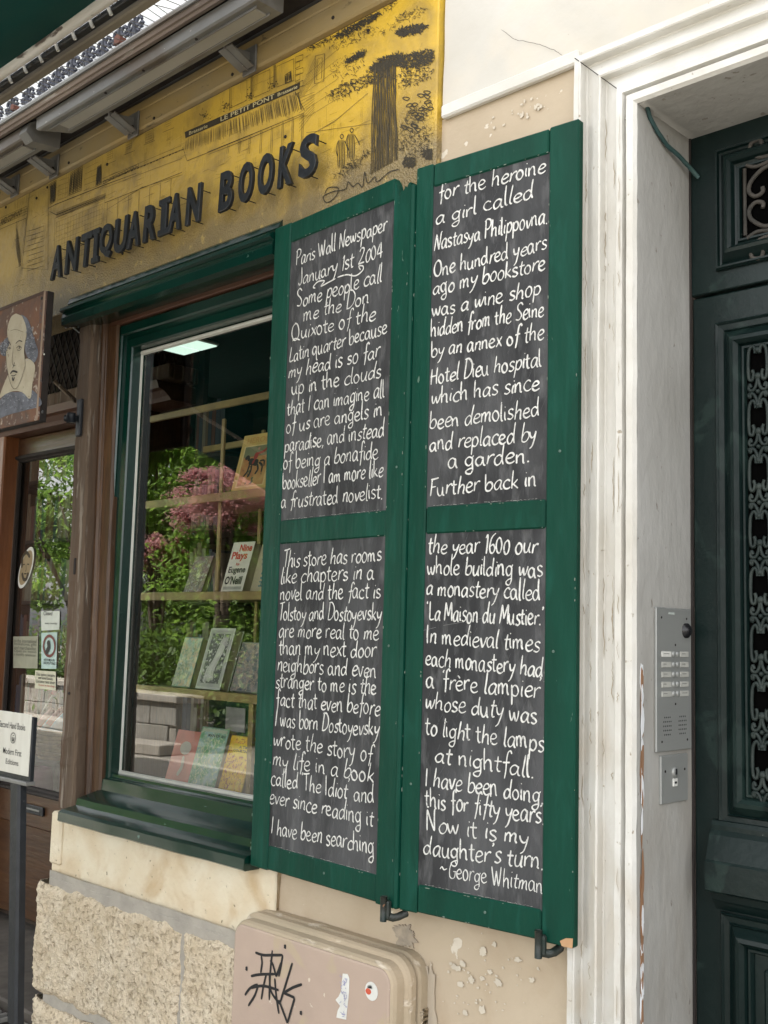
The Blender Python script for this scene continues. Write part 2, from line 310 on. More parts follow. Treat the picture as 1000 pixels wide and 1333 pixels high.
# hand-lettering alphabet, x-height 1
G = {
'a': (.74, [[(.54,.82),(.36,1.0),(.13,.78),(.05,.38),(.18,.02),(.40,.16),(.53,.6),(.57,.96)],[(.56,.9),(.54,.35),(.6,.04),(.7,.04)]]),
'b': (.70, [[(.1,1.9),(.08,1.0),(.08,.08)],[(.08,.5),(.26,.92),(.5,.95),(.62,.55),(.48,.1),(.26,-.02),(.08,.12)]]),
'c': (.64, [[(.56,.82),(.38,1.0),(.15,.8),(.06,.4),(.18,.05),(.42,.0),(.6,.16)]]),
'd': (.74, [[(.52,.78),(.35,.98),(.12,.75),(.05,.35),(.18,.02),(.4,.14),(.55,.6)],[(.63,1.95),(.57,1.2),(.55,.5),(.62,.03)]]),
'e': (.66, [[(.1,.48),(.34,.52),(.54,.72),(.44,.97),(.24,.94),(.08,.6),(.1,.2),(.28,.0),(.48,.06),(.62,.2)]]),
'f': (.50, [[(.6,1.72),(.5,1.95),(.36,1.8),(.3,1.2),(.27,.3),(.2,-.45)],[(.04,.93),(.3,.98),(.52,1.02)]]),
'g': (.72, [[(.62,1.12),(.5,.92),(.3,1.0),(.1,.75),(.08,.38),(.24,.1),(.46,.26),(.54,.7),(.5,.92)],[(.54,.8),(.54,.2),(.56,-.35),(.42,-.75),(.16,-.72),(.1,-.48),(.3,-.26),(.58,-.14)]]),
'h': (.72, [[(.12,1.9),(.09,.9),(.08,.03)],[(.09,.55),(.3,.96),(.48,.9),(.52,.5),(.52,.12),(.62,.02)]]),
'i': (.28, [[(.12,.98),(.1,.35),(.16,.02)],[(.13,1.36),(.17,1.44)]]),
'j': (.30, [[(.2,.98),(.2,-.2),(.02,-.7)],[(.2,1.36),(.24,1.44)]]),
'k': (.64, [[(.12,1.9),(.09,.9),(.08,.03)],[(.5,.98),(.3,.66),(.12,.44)],[(.18,.5),(.36,.28),(.58,.02)]]),
'l': (.30, [[(.14,1.95),(.1,1.0),(.09,.3),(.16,.02),(.26,.05)]]),
'm': (1.0, [[(.08,.96),(.09,.5),(.08,.03)],[(.08,.55),(.24,.96),(.38,.88),(.4,.4),(.39,.04)],[(.4,.55),(.58,.96),(.73,.85),(.74,.3),(.84,.02)]]),
'n': (.70, [[(.08,.98),(.09,.5),(.08,.03)],[(.08,.55),(.28,.96),(.46,.9),(.5,.4),(.5,.12),(.6,.02)]]),
'o': (.66, [[(.34,.99),(.12,.8),(.05,.4),(.18,.03),(.4,.03),(.55,.42),(.48,.84),(.3,1.0),(.2,.94)]]),
'p': (.70, [[(.12,1.02),(.1,.2),(.05,-.85)],[(.09,.55),(.28,.96),(.5,.92),(.6,.5),(.44,.06),(.22,.03),(.09,.2)]]),
'q': (.72, [[(.54,.82),(.36,1.0),(.13,.78),(.05,.38),(.18,.02),(.40,.16),(.53,.6)],[(.57,.96),(.56,-.5),(.68,-.8)]]),
'r': (.52, [[(.1,1.0),(.1,.5),(.08,.03)],[(.1,.58),(.24,.88),(.4,1.02),(.52,.94)]]),
's': (.56, [[(.5,.86),(.34,1.0),(.14,.86),(.18,.6),(.4,.42),(.47,.2),(.28,.0),(.05,.1)]]),
't': (.48, [[(.24,1.5),(.2,.9),(.19,.3),(.27,.03),(.42,.08)],[(.0,1.0),(.24,1.03),(.48,1.05)]]),
'u': (.72, [[(.08,.98),(.07,.4),(.2,.02),(.4,.12),(.52,.6)],[(.55,.98),(.52,.4),(.55,.08),(.66,.02)]]),
'v': (.58, [[(.04,.98),(.14,.45),(.25,.03)],[(.25,.03),(.4,.55),(.5,1.0),(.58,.94)]]),
'w': (.86, [[(.05,.96),(.1,.4),(.2,.03)],[(.2,.03),(.33,.4),(.41,.85)],[(.41,.85),(.46,.35),(.56,.03)],[(.56,.03),(.7,.5),(.78,1.02)]]),
'x': (.62, [[(.06,.95),(.3,.5),(.56,.03)],[(.54,.98),(.3,.5),(.04,.02)]]),
'y': (.64, [[(.06,.98),(.1,.55),(.22,.32),(.4,.42),(.52,.7)],[(.58,1.0),(.46,.3),(.26,-.5),(.02,-.82)]]),
'z': (.6, [[(.08,.92),(.52,.96)],[(.52,.96),(.06,.05)],[(.06,.05),(.56,.05)]]),
'è': (.66, [[(.1,.48),(.34,.52),(.54,.72),(.44,.97),(.24,.94),(.08,.6),(.1,.2),(.28,.0),(.48,.06),(.62,.2)],[(.2,1.5),(.4,1.25)]]),
'A': (.8, [[(.02,0),(.4,1.9)],[(.4,1.9),(.72,0)],[(.15,.6),(.62,.62)]]),
'D': (.86, [[(.14,1.85),(.12,1.0),(.1,.02)],[(.0,1.82),(.4,1.85),(.74,1.3),(.72,.55),(.42,.06),(.06,.0)]]),
'F': (.66, [[(.14,1.82),(.12,1.0),(.1,.0)],[(.02,1.82),(.34,1.86),(.68,1.95)],[(.12,1.0),(.5,1.05)]]),
'G': (.84, [[(.7,1.6),(.5,1.9),(.2,1.6),(.06,.9),(.16,.2),(.42,.0),(.66,.2),(.7,.75)],[(.46,.8),(.82,.82)]]),
'H': (.82, [[(.12,1.85),(.1,.0)],[(.66,1.95),(.62,1.0),(.64,.0)],[(.0,.95),(.3,1.0),(.66,1.05)]]),
'I': (.34, [[(.16,1.9),(.14,1.0),(.13,.0)]]),
'J': (.5, [[(.4,1.9),(.4,.7),(.32,.12),(.12,.0),(.02,.3)]]),
'L': (.66, [[(.14,1.9),(.1,.9),(.08,.1)],[(.08,.1),(.3,.02),(.62,.14)]]),
'M': (1.0, [[(.04,.0),(.1,.9),(.16,1.85)],[(.16,1.85),(.32,1.1),(.46,.5)],[(.46,.5),(.62,1.2),(.78,1.9)],[(.78,1.9),(.84,.9),(.9,.0)]]),
'N': (.84, [[(.08,.0),(.1,.9),(.12,1.85)],[(.12,1.85),(.34,1.0),(.6,.05)],[(.6,.05),(.62,1.1),(.66,1.9),(.78,2.05)]]),
'O': (.9, [[(.44,1.9),(.16,1.6),(.05,.9),(.18,.2),(.46,.0),(.72,.4),(.78,1.1),(.64,1.7),(.38,1.92)]]),
'P': (.72, [[(.14,1.82),(.12,1.0),(.1,.0)],[(.0,1.7),(.3,1.95),(.62,1.78),(.66,1.35),(.42,.98),(.12,.95)]]),
'Q': (.96, [[(.5,1.85),(.2,1.6),(.06,.9),(.18,.2),(.46,.02),(.74,.4),(.8,1.1),(.66,1.7),(.42,1.9)],[(.1,.0),(.4,.22),(.9,-.1)]]),
'S': (.74, [[(.66,1.62),(.44,1.92),(.16,1.7),(.16,1.3),(.44,.95),(.6,.5),(.4,.05),(.04,.15)]]),
'T': (.66, [[(.0,1.8),(.34,1.84),(.74,1.95)],[(.36,1.85),(.34,1.0),(.3,.0)]]),
'W': (1.1, [[(.05,1.85),(.14,.9),(.26,.03)],[(.26,.03),(.42,.9),(.5,1.5)],[(.5,1.5),(.58,.7),(.7,.03)],[(.7,.03),(.86,1.0),(.98,1.95)]]),
'1': (.36, [[(.04,1.55),(.2,1.9)],[(.2,1.9),(.18,.9),(.16,.0)]]),
'2': (.72, [[(.08,1.5),(.26,1.85),(.52,1.75),(.54,1.3),(.3,.6),(.04,.08)],[(.04,.08),(.3,.12),(.68,.12)]]),
'0': (.62, [[(.3,1.5),(.1,1.2),(.05,.6),(.2,.05),(.42,.15),(.52,.8),(.42,1.35),(.26,1.5)]]),
'4': (.72, [[(.4,1.75),(.2,1.1),(.06,.62)],[(.06,.62),(.36,.62),(.66,.7)],[(.52,1.9),(.48,.9),(.44,.0)]]),
'6': (.62, [[(.5,1.8),(.2,1.4),(.06,.6),(.16,.06),(.4,.03),(.52,.45),(.36,.8),(.1,.6)]]),
'.': (.24, [[(.08,-.04),(.13,.1)],[(.07,.04),(.17,.04)]]), ',': (.22, [[(.12,.1),(.12,-.05),(.03,-.3)]]),
"'": (.20, [[(.12,1.95),(.1,1.7)]]), '‘': (.24, [[(.16,1.95),(.08,1.8),(.12,1.68)]]), '’': (.24, [[(.08,1.95),(.16,1.82),(.06,1.62)]]),
'~': (.9, [[(.05,.6),(.25,.85),(.5,.6),(.8,.75)]]), ' ': (.42, []),
}
def handline(mb, s, a, b, h, wd, f, n, rnd):
    ay = lambda y: y if y <= 1 else 1+(y-1)*1.08
    """one written line from 2-D point a to 2-D point b with x-height h"""
    tot = sum(G[ch][0] for ch in s)-.08; ln = math.hypot(b[0]-a[0], b[1]-a[1]); kx = ln/tot
    ux, uy = (b[0]-a[0])/ln, (b[1]-a[1])/ln; cur = 0
    for ch in s:
        adv, sts = G[ch]; jy = rnd.uniform(-.09, .09)*h; js = rnd.uniform(.90, 1.10); sh = rnd.uniform(-.06, .11)
        for st in sts:
            pts = []
            for (x, y) in st:
                X = (cur+x+(y*sh)+rnd.uniform(-.015, .015))*kx; Y = ay(y)*h*js+jy
                pts.append((a[0]+ux*X-uy*Y*.0, a[1]+uy*X+Y))
            stroke(mb, pts, wd*rnd.uniform(.82, 1.18), f, n, taper=.5, nib=.30)
        cur += adv

# ------------------------------------------------------------------ printed / cut lettering from the built-in font
_tc = {}
def glyphs(s, depth=0, bold=0):
    key = (s, depth, bold)
    if key in _tc: return _tc[key]
    cu = bpy.data.curves.new('t', 'FONT'); cu.body = s; cu.size = 1; cu.extrude = depth; cu.offset = bold; cu.resolution_u = 4
    if depth: cu.bevel_depth = .012; cu.bevel_resolution = 0
    o = bpy.data.objects.new('t', cu); C.objects.link(o)
    dg = bpy.context.evaluated_depsgraph_get(); me = bpy.data.meshes.new_from_object(o.evaluated_get(dg))
    vs = [v.co.copy() for v in me.vertices]; fs = [tuple(p.vertices) for p in me.polygons]
    bpy.data.objects.remove(o); bpy.data.curves.remove(cu); bpy.data.meshes.remove(me)
    x0, x1 = min(v.x for v in vs), max(v.x for v in vs); y0, y1 = min(v.y for v in vs), max(v.y for v in vs)
    r = ([((v.x-x0)/(x1-x0), (v.y-y0)/(y1-y0), v.z) for v in vs], fs); _tc[key] = r; return r
def print_text(mb, s, f, n, u0, v0, u1, v1, lift=.0006, bold=0, shear=0):
    vs, fs = glyphs(s, 0, bold); n = Vector(n)
    mb.add([Vector(f(u0+(u1-u0)*x+(v1-v0)*y*shear, v0+(v1-v0)*y))+n*lift for x, y, z in vs], fs)

NY = Vector((0, -1, 0))
def plane_y(y): return lambda u, v: (u, y, v)
def px_on_y(y):
    def g(px, py): p = at(px, py, y=y); return (p.x, p.z)
    return g

# ================================================================== THE SETTING
mb = MB(); mb.add([(-60, -60, GZ-.002), (60, -60, GZ-.002), (60, 60, GZ-.002), (-60, 60, GZ-.002)], [(0, 1, 2, 3)])
o = mb.build('ground', pbr('street_ground', (.26, .24, .205), (.20, .185, .16), 1.2, .85, bump=.3, bscale=12)); o['kind'] = 'structure'
pv = pbr('pale_paving_stone', (.42, .385, .33), (.34, .31, .265), 4, .75, bump=.25, bscale=20, c3=(.2, .17, .14), c3scale=30, c3t=(.68, .72))
mb = MB(); mb.box(-14, 4, -3.9, 0, GZ-.05, GZ+.001, 0); pav = mb.build('pavement', M['mortar']); pav['kind'] = 'structure'
rn = random.Random(3)
for r in range(7):
    x = -8.6+rn.uniform(0, .4)
    while x < -.2:
        l = rn.uniform(.45, .8); y0 = -3.85+r*.54
        p = MB().box(x, x+l-.012, y0, y0+.528, GZ-.01, GZ+.012+rn.uniform(0, .003), .004).build('paving_stone', pv, pav)
        x += l

# ------------------------------------------------------------------ building
bld = thing('building', 'cream and white plastered stone building holding the bookshop and the green door', 'building', (-1.5, 0, GZ))
XR = -.999; XA = -1.154; ZA = 2.678; ZI = 2.53
def plaster_sheet(x0, x1, z0, z1, y, amp=.0022, step=.02, seed=0, back=.06):
    nx = max(2, int((x1-x0)/step)); nz_ = max(2, int((z1-z0)/step)); q = MB(); vs = []
    for i in range(nx+1):
        for k in range(nz_+1):
            X = x0+(x1-x0)*i/nx; Z = z0+(z1-z0)*k/nz_
            vs.append((X, y+amp*(noise.noise(Vector((X*7+seed, 3, Z*7)))+.5*noise.noise(Vector((X*21, seed, Z*21)))), Z))
    q.add(vs, [(i*(nz_+1)+k, (i+1)*(nz_+1)+k, (i+1)*(nz_+1)+k+1, i*(nz_+1)+k+1) for i in range(nx) for k in range(nz_)])
    return q
plaster_sheet(-1.99, XA+.004, GZ, 2.68, 0).build('plaster_wall', M['plaster'], bld, True)
plaster_sheet(-1.513, 1.4, 2.69, 4.2, -.006, .003, .04, 5).build('upper_wall', M['upper'], bld, True)
MB().box(-1.511, XA-.001, -.017, .0, 2.674, 2.704, .004).build('string_course', M['white'], bld)
MB().box(-18, 9, .45, 6, 2.96, 6.9, 0).build('sun_blocking_storeys', M['offwhite'], bld)  # unseen block, added to keep the sun off facade and parapet
MB().box(-18, -6.62, .42, 6, GZ, 2.95, 0).build('neighbouring_wall', M['offwhite'], bld)
MB().box(-6, -1.52, .06, .44, 3.2, 6.88, 0).build('upper_wall', M['offwhite'], bld, label='white upper wall above the shopfront')
MB().box(1.15, 3.5, 0, .4, GZ, 4, 0).build('plaster_wall', M['plaster'], bld)
XD = 1.0                                                   # right end of the doorway opening
prof = [(0, .01), (0, -.030), (.002, -.033), (.013, -.034), (.0155, -.036), (.018, -.034), (.019, -.016), (.022, -.014), (.030, -.018), (.042, -.027), (.056, -.035), (.064, -.038), (.066, -.047), (.069, -.050), (.072, -.048),
        (.073, -.032), (.076, -.031), (.090, -.038), (.108, -.046), (.111, -.056), (.114, -.060), (.127, -.061), (.129, -.043), (.133, -.042), (.135, -.060), (.137, -.063), (.150, -.063), (.155, -.056)]
def surround(mb, prof, x0, x1, z1, zlow, seg=90):
    # jambs and head, sampled so that the arrises can waver
    path = []
    for k in range(seg+1): path.append(('L', zlow+(z1-zlow)*k/seg))
    for k in range(seg+1): path.append(('T', x0+(x1-x0)*k/seg))
    for k in range(seg+1): path.append(('R', z1-(z1-zlow)*k/seg))
    np_ = len(prof); vs = []
    for side, t in path:
        for d, y in prof:
            if side == 'L': X, Z = x0+d, min(t, z1-d)
            elif side == 'T': X, Z = min(max(t, x0+d), x1-d), z1-d
            else: X, Z = x1-d, min(t, z1-d)
            j = noise.noise(Vector((X*16, d*40, Z*16)))*.0011+noise.noise(Vector((X*60, d*60, Z*60)))*.0006
            vs.append((X+j*.6, y+j, Z+j*.5))
    n = len(path)
    mb.add(vs, [(i*np_+k, i*np_+k+1, (i+1)*np_+k+1, (i+1)*np_+k) for i in range(n-1) for k in range(np_-1)])
mb = MB(); surround(mb, prof, XA, XD+.155, ZA, GZ); 
ar = mb.build('door_surround', pbr('white_surround_paint', (.66, .65, .615), (.55, .53, .48), 5, .55, bump=.40, bscale=32, stretch=(1, 1, .8), c3=(.38, .33, .26), c3scale=52, c3t=(.70, .74), c4=(.52, .42, .30), c4scale=5, c4t=(.46, .74), zband=(1.9, .0)), bld, False)
mb = MB(); surround(mb, [(.1548, -.0555), (.156, -.05), (.156, .135)], XA, XD+.155, ZA, GZ, 40)
mb.build('door_reveal', M['reveal'], bld, True)
# peeling patches on the inner arris low down, flaked to terracotta primer
pr_ = random.Random(4); pm = MB(); pm2 = MB()
for i in range(90):
    z = pr_.choice([pr_.uniform(.80, 1.10), pr_.uniform(.80, 1.5)]); k = pr_.uniform(.004, .012); hh = k*pr_.uniform(1.2, 4.5)*(1.2 if i % 2 else .8)
    q = []
    for a in range(9):
        an = a/9*6.283; rr = pr_.uniform(.6, 1.1); q.append((i*.00004+XR-.003+.0012, -.047-.003+math.cos(an)*k*rr*.5+.006, z+math.sin(an)*hh*rr))
    (pm if i % 2 else pm2).hull([(XR+.0016+i*.00003, p[1], p[2]) for p in q], (.0006, 0, 0))
pm.build('paint_flake', flat('bare_terracotta', (.30, .165, .09), .9), bld, kind='stuff'); pm2.build('paint_flake', M['offwhite'], bld, kind='stuff')
sd_ = MB(); rs = random.Random(17)
for i in range(70):
    d, y = rs.choice([(.0205, -.0152), (.0745, -.0318), (.131, -.0432), (.046, -.0295), (.10, -.0435), (.122, -.0615)]); z = rs.uniform(.8, 2.45); l = rs.uniform(.01, .09); k_ = rs.uniform(.0006, .0018)
    q_ = [(XA+d+rs.uniform(-.0015, .0015)+.0008*math.sin(a*1.3+i), z+l*a/6) for a in range(7)]; stroke(sd_, q_, k_, plane_y(y), NY, taper=.2, smooth=False, base=.0014)
for i in range(26):
    x, z = rs.uniform(XA+.03, XA+.13), rs.uniform(.8, 2.5); stroke(sd_, [(x, z), (x+rs.uniform(-.002, .002), z+rs.uniform(.001, .004))], rs.uniform(.001, .0028), plane_y(-.063), NY, smooth=False)
sd_.build('soot_streak', flat('soot_brown', (.34, .28, .20), .9), bld, kind='stuff')
# hairline cracks
crk = MB()
def crack(pts, y, wd=.0016):
    g = px_on_y(y); P = [g(*p) for p in pts]; Q = []
    for a, b in zip(P, P[1:]):
        for k in range(6):
            t = k/6; Q.append((a[0]+(b[0]-a[0])*t+random.uniform(-.001, .001), a[1]+(b[1]-a[1])*t+random.uniform(-.001, .001)))
    Q.append(P[-1]); stroke(crk, Q, wd, plane_y(y), NY, taper=.3, smooth=False, base=.0008)
crack([(653, 38), (672, 52), (700, 57), (722, 65), (733, 73)], -.010, .0009)
crack([(806, 140), (808, 153), (822, 161)], -.052, .0010)
for z0, z1, x, y in ((2.575, 2.60, -1.05, -.052),): pass
mt_ = MB().tube([(XA+.004, -.0345, ZA-.004), (XA+.02, -.034, ZA-.02), (XA+.04, -.03, ZA-.04), (XA+.07, -.046, ZA-.07), (XA+.1, -.046, ZA-.1), (XA+.115, -.0565, ZA-.115)], .0009, 5)
mt_.build('mitre_crack', M['dark'], bld)
crk.build('crack', flat('dark_crack', (.10, .085, .07), .9), bld)
# joint crack between reveal head and door
cj = MB(); pts = [(XR+.002, .03+.012*k+random.uniform(-.003, .003), ZI-.001) for k in range(9)]
cj.tube([(XR+.02+k*.028+random.uniform(-.004, .004), .128-.001*random.random(), ZI-.002-random.uniform(0, .003)) for k in range(40)], .0016, 5)
cj.tube([(XR+.003, -.035, ZI-.004), (XR+.012, -.0, ZI-.002), (XR+.008, .05, ZI-.002), (XR+.004, .12, ZI-.002)], .0014, 5)
for pts, r_ in (([(845, 146), (853, 152), (862, 160), (870, 163), (878, 168), (886, 170), (893, 171), (905, 168), (915, 164), (940, 155), (970, 144), (1000, 134)], .0022), ([(908, 106), (913, 112), (917, 120), (914, 127), (918, 133), (928, 139), (935, 146), (940, 152)], .0008), ([(842, 140), (855, 137), (868, 136)], .0010)):
    cj.tube([tuple(at(x+random.uniform(-.8, .8), y+random.uniform(-.6, .6), z=ZI-.0005)) for x, y in cr(pts, 4)], r_, 5)
cj.build('crack', M['dark'], bld)

# --- stone base
def stone(name, x0, x1, z0, z1, y0, amp, mat, seed, step=.0075, edge=.02, wav=.004, fine=1.0, back=.12):
    nx = int((x1-x0)/step); nz_ = int((z1-z0)/step); vs = []; q = MB()
    for i in range(nx+1):
        for k in range(nz_+1):
            X = x0+(x1-x0)*i/nx; Z = z0+(z1-z0)*k/nz_
            e = min(i, nx-i, k, nz_-k)*step
            dy = max(0, 1-e/edge)**2*edge*.75
            h = amp*(noise.noise(Vector((X*12, seed, Z*12)))*.55+noise.noise(Vector((X*34, seed+4, Z*60)))*.35*fine+noise.noise(Vector((X*85+Z*40, seed+9, Z*110)))*.42*fine+abs(noise.noise(Vector((X*150, seed+3, Z*150))))*.45*fine)
            wx = wav*noise.noise(Vector((Z*14, seed+2, X*3))); wz = wav*noise.noise(Vector((X*14, seed+7, Z*3)))*1.5
            vs.append((X+wx, y0-h+dy, Z+wz))
    f = [(i*(nz_+1)+k, (i+1)*(nz_+1)+k, (i+1)*(nz_+1)+k+1, i*(nz_+1)+k+1) for i in range(nx) for k in range(nz_)]
    q.add(vs, f)
    ring = [i*(nz_+1) for i in range(nx+1)]+[nx*(nz_+1)+k for k in range(1, nz_+1)]+[i*(nz_+1)+nz_ for i in range(nx-1, -1, -1)]+[k for k in range(nz_-1, 0, -1)]
    n0 = len(q.v); q.v += [Vector((q.v[r].x, y0+back, q.v[r].z)) for r in ring]; m_ = len(ring)
    q.f += [(ring[i], ring[(i+1) % m_], n0+(i+1) % m_, n0+i) for i in range(m_)]
    return q.build(name, mat, bld, True)
stone('stone', -2.962, -1.965, .842, 1.010, -.016, .0028, M['stone'], 1, .0085, .008, .003, .9, .25)
for x0, x1, s_ in ((-3.012, -2.296, 11), (-2.291, -1.50, 12)):
    stone('stone', x0, x1, .508, .815, -.034, .0095, M['rough'], s_, .0052, .022, .008, 1.0, .27)
for x0, x1, s_ in ((-2.995, -2.62, 21), (-2.605, -1.9, 22), (-1.888, -1.3, 23)):
    stone('stone', x0, x1, GZ, .490, -.038, .0095, M['rough'], s_, .008, .022, .006, 1.15, .27)
MB().box(-2.95, -1.975, -.024, .24, GZ, .832, .002).build('mortar_bed', M['mortar'], bld)
mb = plaster_sheet(-2.955, -1.9, .806, .850, -.0235, .005, .01, 8); mb.build('mortar_joint', M['mortar'], bld, True)
MB().box(-2.955, -2.90, -.028, .2, .87, 1.018, .006).build('stone_corner_strip', M['stone'], bld)

# ------------------------------------------------------------------ shop window
win = thing('shop_window', 'dark green framed bookshop display window reflecting trees, left of the shutters', 'window', (-2.4, .05, 1.0))
XW0, XW1 = -2.911, -1.70
# frame: outer face, stepped to the glass
fz1 = 2.478; 
mb = MB(); mb.frame(-2.905, XW1, 1.045, fz1, [(0, .20), (0, .072), (.004, .068), (.030, .068), (.034, .072), (.034, .082), (.042, .082), (.050, .078), (.072, .080), (.076, .084), (.078, .118), (.084, .120)])
mb.build('frame', M['green'], win)
mb = MB(); mb.frame(-2.838, XW1-.07, 1.124, 2.398, [(0, .112), (.004, .109), (.010, .109), (.013, .118)])
mb.build('glazing_bead', flat('dirty_white_bead', (.55, .55, .50), .5), win)
mb = MB(); mb.add([(-2.84, .121, 1.10), (XW1-.07, .121, 1.10), (XW1-.07, .121, 2.40), (-2.84, .121, 2.40)], [(0, 1, 2, 3)]); mb.build('pane', M['glass'], win)
MB().box(-2.93, XW1, .06, .10, 2.480, 2.498, .003).build('head_batten', M['red'], win)
# sill: three glossy steps down and out
sprof = [(.115, 1.126), (.088, 1.128), (.086, 1.118), (.070, 1.114), (.066, 1.082), (.056, 1.078), (.040, 1.074), (.008, 1.066), (-.004, 1.062), (-.008, 1.044), (-.020, 1.042), (-.052, 1.036), (-.062, 1.030), (-.064, 1.006), (-.058, 1.002), (.10, 1.002)]
mb = MB(); n_ = 40; vs = []
for i in range(n_+1):
    X = -2.858+(-2.024+2.858)*i/n_
    for (y, z) in sprof:
        j = .0012*noise.noise(Vector((X*9, y*30, z*20))); vs.append((X, y+j, z+j))
k_ = len(sprof); mb.add(vs, [(i*k_+j, i*k_+(j+1) % k_, (i+1)*k_+(j+1) % k_, (i+1)*k_+j) for i in range(n_) for j in range(k_)]+[tuple(range(k_)), tuple(n_*k_+j for j in range(k_-1, -1, -1))])
mb.build('sill', M['green'], win)
# header mouldings over the window
hp = [(.10, 2.576), (-.020, 2.574), (-.028, 2.566), (-.034, 2.550), (-.030, 2.546), (-.044, 2.540), (-.058, 2.530), (-.060, 2.520), (-.048, 2.516), (-.052, 2.500), (-.050, 2.478), (-.030, 2.474), (-.020, 2.480), (.10, 2.500)]
MB().prism(hp, -3.03, -2.024).build('header_moulding', M['green'], win)
MB().tube([(-3.02, -.0465, 2.5135), (-2.03, -.0465, 2.5135)], .003, 6).build('header_bead', M['green'], win)
MB().box(-2.93, XW1, .0, .35, 2.499, 2.56, 0).build('head_lining', M['dark'], win)

# ------------------------------------------------------------------ timber pilaster and weathered post
def leanbox(mb, xb0, xb1, xt0, xt1, y0, y1, z0, z1, n=26, jag=.0015, seed=0):
    vs = []
    for k in range(n+1):
        t = k/n; a = xb0+(xt0-xb0)*t; b = xb1+(xt1-xb1)*t; Z = z0+(z1-z0)*t; c = .006
        j = lambda s_: jag*noise.noise(Vector((Z*9, s_, seed)))+jag*.8*noise.noise(Vector((Z*37, s_, seed)))
        vs += [(a+c+j(1), y0+j(2), Z), (b-c+j(3), y0+j(4), Z), (b+j(5), y0+c+j(6), Z), (b, y1, Z), (a, y1, Z), (a+j(7), y0+c+j(8), Z)]
    f = [(k*6+j, k*6+(j+1) % 6, (k+1)*6+(j+1) % 6, (k+1)*6+j) for k in range(n) for j in range(6)]+[tuple(range(6)), tuple(range(n*6, n*6+6))]
    mb.add(vs, f); return mb
pil = thing('oak_pilaster', 'reddish brown oak pilaster between the grey weathered post and the green window', 'pilaster', (-2.86, .03, 1.04))
leanbox(MB(), -2.985, -2.846, -3.03, -2.888, .061, .16, 1.046, 2.50, seed=3).build('shaft', M['oak'], pil)
leanbox(MB(), -2.915, -2.893, -2.968, -2.948, .050, .08, 1.03, 2.505, seed=5, jag=.0008).build('edge_moulding', M['oak'], pil)
MB().tube([(-2.892, .060, 1.05), (-2.947, .060, 2.50)], .005, 8).build('bead', M['oak'], pil)
post = thing('weathered_post', 'grey weathered wooden post with iron hinge beside the shop door', 'post', (-2.9, -.04, 1.02))
leanbox(MB(), -3.005, -2.915, -3.045, -2.970, .020, .09, 1.017, 2.535, n=70, jag=.004, seed=9).build('shaft', M['grey'], post)
for (zz, hh) in ((1.71, .05), (1.35, .008)):
    t = (zz-1.017)/1.518; xm = -2.965-.040*t
    MB().box(xm-.006, xm+.004, .0155, .022, zz, zz+hh, .002).build('mortice_slot', M['dark'], post)
hp_ = at(102, 545, y=.01)
hg = MB(); hg.box(hp_.x-.012, hp_.x+.012, .008, .020, hp_.z-.055, hp_.z+.062, .003)
hg = hg.build('hinge_plate', M['letter'], post)
q = MB(); q.tube([(hp_.x-.006, .010, hp_.z), (hp_.x-.02, -.012, hp_.z), (hp_.x-.03, -.018, hp_.z)], .010, 10); q.disc((hp_.x-.012, -.008, hp_.z-.014), (0, 0, 1), .014, .03, 14); q.build('hinge_knuckle', M['letter'], post, True)

# ------------------------------------------------------------------ mural over the shopfront
mu = thing('mural_panel', 'mustard yellow mural panel with ink street drawing above the shop window', 'mural', (-2.2, -.02, 2.56))
YM = -.020
MB().box(-4.2, -1.520, YM, .10, 2.535, 3.005, .003).build('panel', M['mural'], mu)
MB().box(-4.2, -1.520, YM+.002, .055, 3.098, 3.150, .003).build('upper_panel', M['mural'], mu)
bprof = [(.02, 3.006), (-.030, 3.008), (-.036, 3.013), (-.036, 3.062), (-.033, 3.066), (-.036, 3.070), (-.036, 3.092), (-.028, 3.096), (.02, 3.097)]
MB().prism(bprof, -4.2, -1.523).build('batten', M['batten'], mu)
gm = px_on_y(YM)
def mline(lst, pts, wd=.0022, mode='draw', smooth=False):
    if max(gm(*p)[0] for p in pts) > -1.527 or max(gm(*p)[1] for p in pts) > 3.003: return
    stroke(lst, [gm(*p) for p in pts], wd*1.2, plane_y(YM), NY, taper=.5, smooth=smooth, base=.0010)
c1 = lambda x, y: (x/3.03, y/3.03)
c2 = lambda x, y: (300+x/3.125, y/3.125)
c3 = lambda x, y: (230+x/5, 40+y/5)
c5 = lambda x, y: (x/5.555, 160+y/5.555)
md = MB(); ml = MB(); rd = random.Random(11)
# house fronts on the left: C = crop used to read the corners
def quad(l, c, pts, wd=.0018): mline(l, [c(*p) for p in pts]+[c(*pts[0])], wd)
def grid(l, c, a, b, d, e, nx, ny, wd=.0012):        # a top-left b top-right d bottom-right e bottom-left
    L_ = lambda p, q, t: (p[0]+(q[0]-p[0])*t, p[1]+(q[1]-p[1])*t)
    for i in range(nx+1): mline(l, [c(*L_(a, b, i/nx)), c(*L_(e, d, i/nx))], wd)
    for k in range(ny+1): mline(l, [c(*L_(a, e, k/ny)), c(*L_(b, d, k/ny))], wd)
def hatch(l, c, a, b, d, e, n, wd=.0012, jit=3):
    L_ = lambda p, q, t: (p[0]+(q[0]-p[0])*t, p[1]+(q[1]-p[1])*t)
    for i in range(n):
        t = (i+rd.uniform(.1, .9))/n; p = L_(a, b, t); q_ = L_(e, d, t); s0, s1 = rd.uniform(0, .15), rd.uniform(.8, 1)
        mline(l, [c(*L_(p, q_, s0)), c(p[0]+(q_[0]-p[0])*.5+rd.uniform(-jit, jit)*.3, (p[1]+q_[1])/2), c(*L_(p, q_, s1))], wd)
grid(md, c5, (430, 385), (500, 360), (490, 535), (418, 560), 4, 5)
